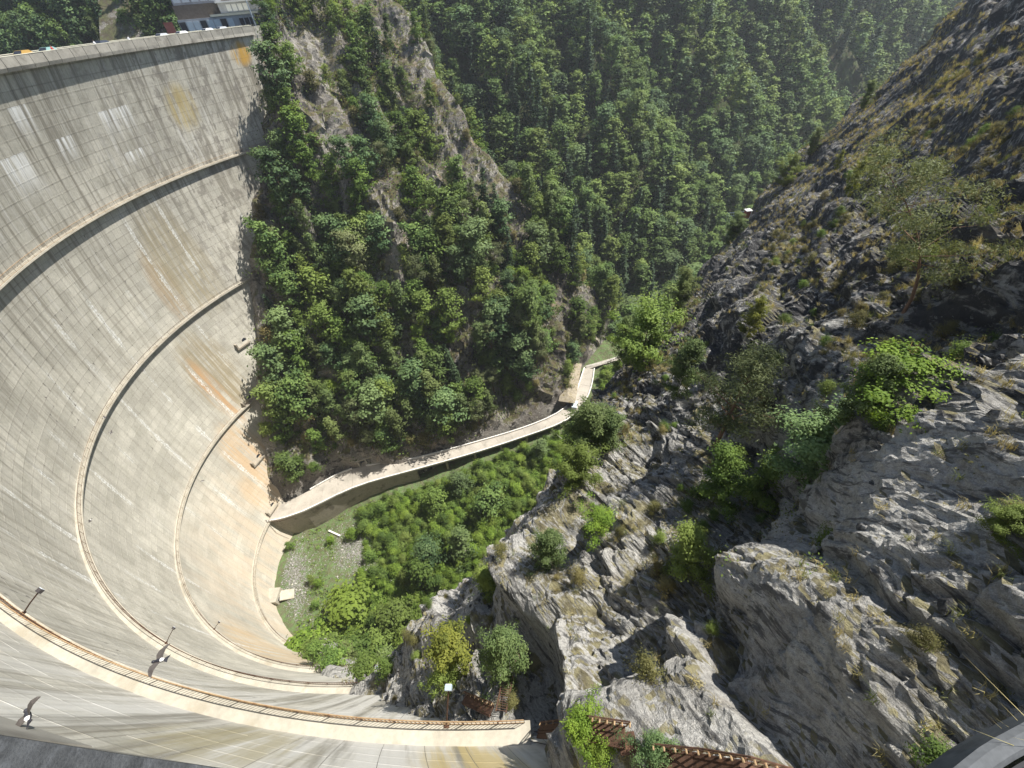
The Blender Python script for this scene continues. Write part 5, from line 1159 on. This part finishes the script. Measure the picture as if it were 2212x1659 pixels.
# ------------------------------------------------------------------ birds
def bird(px, dist, heading, roll_, span, label):
    p = unit(ray(px)) * dist; B = ob('bird', None, loc=tuple(p), rot=(roll_, .25, heading), scale=span / .28, label=label, cat='bird')
    prof = [(-.075, .004), (-.05, .014), (-.015, .021), (.02, .02), (.045, .014), (.058, .012), (.07, .009), (.082, .002)]
    ob('body', MB().tube([(x, 0, 0) for x, _ in prof], [r for _, r in prof], 10).mesh('body', MAT['feather'], shade=True), B)
    for sg in (-1, 1):
        lead = np.array([(.035, .012), (.052, .05), (.04, .09), (.005, .135), (-.02, .147)]); trail = np.array([(-.03, .012), (-.03, .05), (-.026, .09), (-.024, .125), (-.024, .147)])
        zz = np.array([.008, .022, .026, .016, .008]); V = np.vstack([np.c_[lead[:, 0], sg * lead[:, 1], zz], np.c_[trail[:, 0], sg * trail[:, 1], zz - .003]]); V = np.vstack([V, V - [0, 0, .004]])
        Q = [[i, i + 1, 6 + i, 5 + i] for i in range(4)] + [[10 + i, 15 + i, 16 + i, 11 + i] for i in range(4)] + [[i, 10 + i, 11 + i, i + 1] for i in range(4)] + [[5 + i, 6 + i, 16 + i, 15 + i] for i in range(4)]
        ob('wing', MB().add(V, Q).mesh('wing', MAT['featherwing']), B)
    V = np.array([(-.055, -.012, .003), (-.055, .012, .003), (-.115, .034, .003), (-.103, 0, .003), (-.115, -.034, .003)]); V = np.vstack([V, V - [0, 0, .004]])
    ob('tail', MB().add(V, [[0, 1, 2, 3], [0, 3, 4, 0], [5, 8, 7, 6], [1, 6, 7, 2], [0, 4, 9, 5]][:1] + [[5, 8, 7, 6], [1, 6, 7, 2], [0, 4, 9, 5], [2, 7, 8, 3], [3, 8, 9, 4]], [[0, 3, 4], [5, 9, 8]]).mesh('tail', MAT['feather']), B)
    ob('rump', MB().tube([(-.062, 0, .004), (-.045, 0, .005), (-.03, 0, .005)], [.010, .0165, .0195], 8).mesh('rump', MAT['featherwhite']), B)
    ob('head', MB().tube([(.05, 0, .002), (.062, 0, .003), (.075, 0, .003), (.086, 0, .001), (.092, 0, 0)], [.012, .0155, .0145, .006, .001], 8).mesh('head', MAT['feather'], shade=True), B)
bird((344, 1427), 7.0, math.radians(182), math.radians(8), .33, 'white-rumped bird gliding with spread wings above the uppermost ledge railing')
bird((60, 1546), 5.6, math.radians(145), math.radians(-25), .28, 'dark bird banking over the wall close to the crest parapet')
for px, ds, hd_, lab in (((310, 801), 30, 200, 'small bird crossing the shadow of the second ledge'), ((226, 902), 34, 60, 'small bird near the second ledge where its shadow is widest'), ((240, 934), 36, 20, 'small bird just below the second ledge'), ((437, 1039), 40, 110, 'tiny bird just below the third ledge'), ((195, 1125), 30, 250, 'small bird below the bend of the second ledge'), ((135, 1666), 5, 40, 'bird low over the wall beside the dark coping')):
    if px[1] < 1659: bird(px, ds, math.radians(hd_), .2, .30, lab)

# ------------------------------------------------------------------ crest: buildings, cars, people, posts
def crest_pt(px, z): return atz(px, z)
bd = ob('crest_building', None, loc=(-74.0, 163.0, -4.5), label='terraced grey and white visitor building at the far end of the dam crest', cat='building')
tang = unit(np.array([-.62, -.78, 0])); ax = unit(np.array([-41.4, -9, 0.]))       # building runs along the far crest
view = unit(np.array([-70., 160., 0.])); side_ = np.cross(view, (0, 0, 1))           # side_: to the right seen from the dam
def bb_(r_, d__, z, w, dp, hh, mat, nm, par=None):
    o_ = ob(nm, MB().box(side_ * r_ + view * d__ + np.array([0, 0, z + hh / 2]), (w, dp, hh), side_, view).mesh(nm, MAT[mat]), par or bd); return o_
bb_(-1.5, 3, 0, 20, 8, 4.0, 'greywall', 'ground_floor'); bb_(-5, 7, 4.0, 13, 8, 3.0, 'darkboards', 'middle_floor'); bb_(-5, 9.5, 7.0, 12.5, 7, 3.4, 'greywall', 'upper_floor'); bb_(-5, 12, 10.4, 11.5, 7, 4.0, 'darkboards', 'top_floor')
for i in range(8): bb_(-10.6 + 1.75 * i, -1.06, .3, 1.5, .12, 3.2, 'palewin' if i % 3 else 'darkwin', 'window')
for i in range(4): bb_(4.6 + 1.4 * i, -1.06, .3, 1.1, .13, 3.0, 'darkwin', 'window')
for i in range(5): bb_(-10 + 2.3 * i, 5.94, 7.5, 1.8, .12, 2.4, 'palewin', 'window')
bb_(5.5, 2.2, 4.05, 17, 7, .5, 'coping', 'canopy'); bb_(6.5, 4, 4.6, 13, 4.5, 2.2, 'greywall', 'pavilion'); bb_(6.5, 3.6, 6.8, 14, 5.5, .35, 'white', 'pavilion_roof')
for i in range(4): bb_(2.6 + 1.5 * i, 1.68, 4.9, 1.2, .12, 1.5, 'white', 'window')
bb_(-2.2, 5, 4.1, 4.2, 1.5, 2.4, 'palewin', 'glass_box'); bb_(3, 11, 5, 9, 8, 4.2, 'retain', 'terrace'); bb_(.8, 12, 9.2, 6, 5, 2.8, 'white', 'kiosk'); bb_(6.4, 12, 9.2, .4, 7, 3.4, 'palewin', 'glass_wall'); bb_(9, 13, 9.2, 4, 5, 3.2, 'greywall', 'annex')
rb2 = ob('red_board', None, loc=tuple(np.array(bd.location) + side_ * -14 + view * -1.5), label='tilted red notice board on the crest beside the grey building', cat='sign')
ob('panel', MB().box((0, 0, 2.2), (2.2, .15, 3.2), side_, view).mesh('panel', MAT['redboard']), rb2); ob('leg', MB().bar(side_ * .9, side_ * .9 + np.array([0, 0, 1.]), .15).mesh('leg', MAT['darkmetal']), rb2); ob('leg', MB().bar(side_ * -.9, side_ * -.9 + np.array([0, 0, 1.]), .15).mesh('leg2', MAT['darkmetal']), rb2)
p = np.array([-62.8, 156.0, -4.5]); lp = ob('lamp_post', None, loc=tuple(p), label='tall grey lamp post against the rock at the far crest end', cat='lamp post')
ob('pole', MB().tube([(0, 0, 0), (0, 0, 9), (-.1, 0, 14)], [.16, .12, .08], 8).mesh('pole', MAT['lamphead']), lp); ob('lamp_head', MB().box((-.5, 0, 14), (1.2, .3, .18)).mesh('lamp_head', MAT['lamphead']), lp)
CARB = {}
def car(a, off, col, cm, label, flip=False):
    cx, cy, R = dam_c(4.); P_ = dam_pt(a, 4.0, off) + [0, 0, .16]; root = ob('parked_car', None, loc=tuple(P_), rot=(0, 0, math.radians(a + 90 + (180 if flip else 0))), label=label, cat='car', group='cars on the dam crest')
    if 'body' not in CARB:
        prof = [(-2.1, .35), (-2.15, .75), (-1.9, .95), (-1.45, 1.0), (-.95, 1.45), (.55, 1.47), (1.15, 1.0), (2.0, .85), (2.15, .6), (2.1, .35)]
        V = np.array([(x, s * (.85 if z < 1.1 else .66), z) for s in (-1, 1) for x, z in prof]); n = 10
        m = MB().add(V, [[i, i + 1, n + i + 1, n + i] for i in range(n - 1)] + [[n - 1, 0, n, 2 * n - 1]] + [[0, 9, 8, 1], [1, 8, 7, 2], [2, 7, 6, 3], [3, 6, 5, 4], [11, 18, 19, 10], [12, 17, 18, 11], [13, 16, 17, 12], [14, 15, 16, 13]]); CARB['body'] = m
        g = MB()
        for s in (-1, 1): g.add([(-1.2, s * .80, 1.03), (.95, s * .80, 1.03), (.45, s * .68, 1.40), (-.85, s * .68, 1.40)], [[0, 1, 2, 3]])
        g.add([(.62, -.62, 1.44), (.62, .62, 1.44), (1.14, .78, 1.03), (1.14, -.78, 1.03)], [[0, 1, 2, 3]]); g.add([(-1.0, -.62, 1.43), (-1.0, .62, 1.43), (-1.44, .78, 1.03), (-1.44, -.78, 1.03)], [[3, 2, 1, 0]]); CARB['glass'] = g.mesh('car_glass', MAT['darkwin'])
        CARB['wheel'] = MB().tube([(0, -.11, 0), (0, .11, 0)], .32, 14).mesh('wheel', MAT['cable'])
    ob('body', CARB['body'].mesh('car_body', cm), root); ob('windows', CARB['glass'], root)
    for x in (-1.3, 1.35):
        for s in (-1, 1): ob('wheel', CARB['wheel'], root, loc=(x, s * .78, .32))
cw = carpaint('car_white', (.75, .76, .78)); cs = carpaint('car_silver', (.42, .44, .46)); cd = carpaint('car_dark', (.05, .06, .08)); cg = carpaint('car_teal', (.20, .33, .32)); cbm = carpaint('car_bronze', (.35, .22, .06))
for a, o_, m, lab in ((159.5, -5.6, cs, 'silver car parked before the grey building on the crest'), (156.5, -5.6, cw, 'white car beside the silver car on the crest'), (152.5, -5.4, cw, 'white car parked at the far end of the crest'), (150.2, -5.4, cs, 'grey car at the far end of the crest beside the white one'), (175, -5.8, cg, 'teal car parked along the middle of the crest'), (178, -5.8, cbm, 'bronze car beside the teal car on the crest'), (168, -5.8, cd, 'dark car parked along the crest')):
    car(a, o_, m, m, lab)
def person_mesh():
    me = bpy.data.meshes.new('person_body'); J = [(0, 0, .95), (0, 0, 1.2), (0, 0, 1.42), (0, 0, 1.52), (0, .02, 1.66), (-.19, 0, 1.40), (-.27, .03, 1.12), (-.25, .12, .9), (.19, 0, 1.40), (.27, .03, 1.12), (.25, .12, .9), (-.1, 0, .88), (-.11, .03, .48), (-.11, 0, .06), (-.11, .14, .03), (.1, 0, .88), (.11, .03, .48), (.11, 0, .06), (.11, .14, .03)]
    Ed = [(0, 1), (1, 2), (2, 3), (3, 4), (2, 5), (5, 6), (6, 7), (2, 8), (8, 9), (9, 10), (0, 11), (11, 12), (12, 13), (13, 14), (0, 15), (15, 16), (16, 17), (17, 18)]
    Rr = [.15, .15, .13, .06, .11, .07, .05, .04, .07, .05, .04, .1, .065, .045, .04, .1, .065, .045, .04]
    me.from_pydata(J, Ed, []); o_ = bpy.data.objects.new('tmp', me); COL.objects.link(o_); md = o_.modifiers.new('s', 'SKIN'); o_.modifiers.new('u', 'SUBSURF').levels = 1
    for i, r_ in enumerate(Rr): me.skin_vertices[0].data[i].radius = (r_, r_ * .8)
    me.skin_vertices[0].data[0].use_root = True
    dg = bpy.context.evaluated_depsgraph_get(); m2 = bpy.data.meshes.new_from_object(o_.evaluated_get(dg)); bpy.data.objects.remove(o_); return m2
pm = person_mesh()
for i, (a, c, lab) in enumerate(((171, (.7, .7, .7), 'person in a white top leaning at the crest parapet'), (176.5, (.55, .12, .10), 'person in a red top at the crest parapet'), (185.5, (.08, .08, .1), 'person in dark clothes at the crest parapet'), (186.8, (.55, .25, .2), 'person in a pink top beside the one in dark clothes'), (166, (.75, .75, .78), 'person in pale clothes on the crest beside the teal car'))):
    m2 = pm.copy(); m2.materials.clear(); m2.materials.append(plain(f'clothes{i}', c, .85, .1, 4.)); o_ = ob('person', m2, None, tuple(dam_pt(a, 4.0, -2.0 - .3 * i % 1) + [0, 0, .15]), (0, 0, math.radians(a + 90)), label=lab, cat='person')
    ob('hair', MB().tube([(0, -.02, 1.62), (0, -.02, 1.72), (0, 0, 1.78)], [.1, .1, .03], 8).mesh('hair', MAT['bark']), o_)
p = dam_pt(184.3, 4.0, -2.4) + [0, 0, .16]; yp = ob('marker_post', None, loc=tuple(p), label='yellow post with a white globe on the crest footway', cat='post')
ob('pole', MB().tube([(0, 0, 0), (-.5, 0, 4.0)], .28, 10).mesh('pole', MAT['yellow']), yp); ob('globe', MB().tube([(-.5, 0, 3.9), (-.55, 0, 4.2), (-.6, 0, 4.7), (-.62, 0, 5.0)], [.3, .75, .7, .2], 12).mesh('globe', MAT['white']), yp)
# ------------------------------------------------------------------ the air over the valley
hz = bpy.data.materials.new('haze_air'); hz.use_nodes = True; hn = hz.node_tree; hn.nodes.clear()
ho = hn.nodes.new('ShaderNodeOutputMaterial'); hv = hn.nodes.new('ShaderNodeVolumePrincipled'); hv.inputs['Color'].default_value = (.85, .92, 1.0, 1); hv.inputs['Density'].default_value = .0002; hv.inputs['Anisotropy'].default_value = .2
hn.links.new(hv.outputs[0], ho.inputs['Volume'])
ztop = 330.0
ob('haze', MB().box((0, 240, (ztop - 200) / 2), (1200, 900, ztop + 200)).mesh('haze', hz), kind='stuff', label='thin pale blue haze filling the valley air', cat='haze')
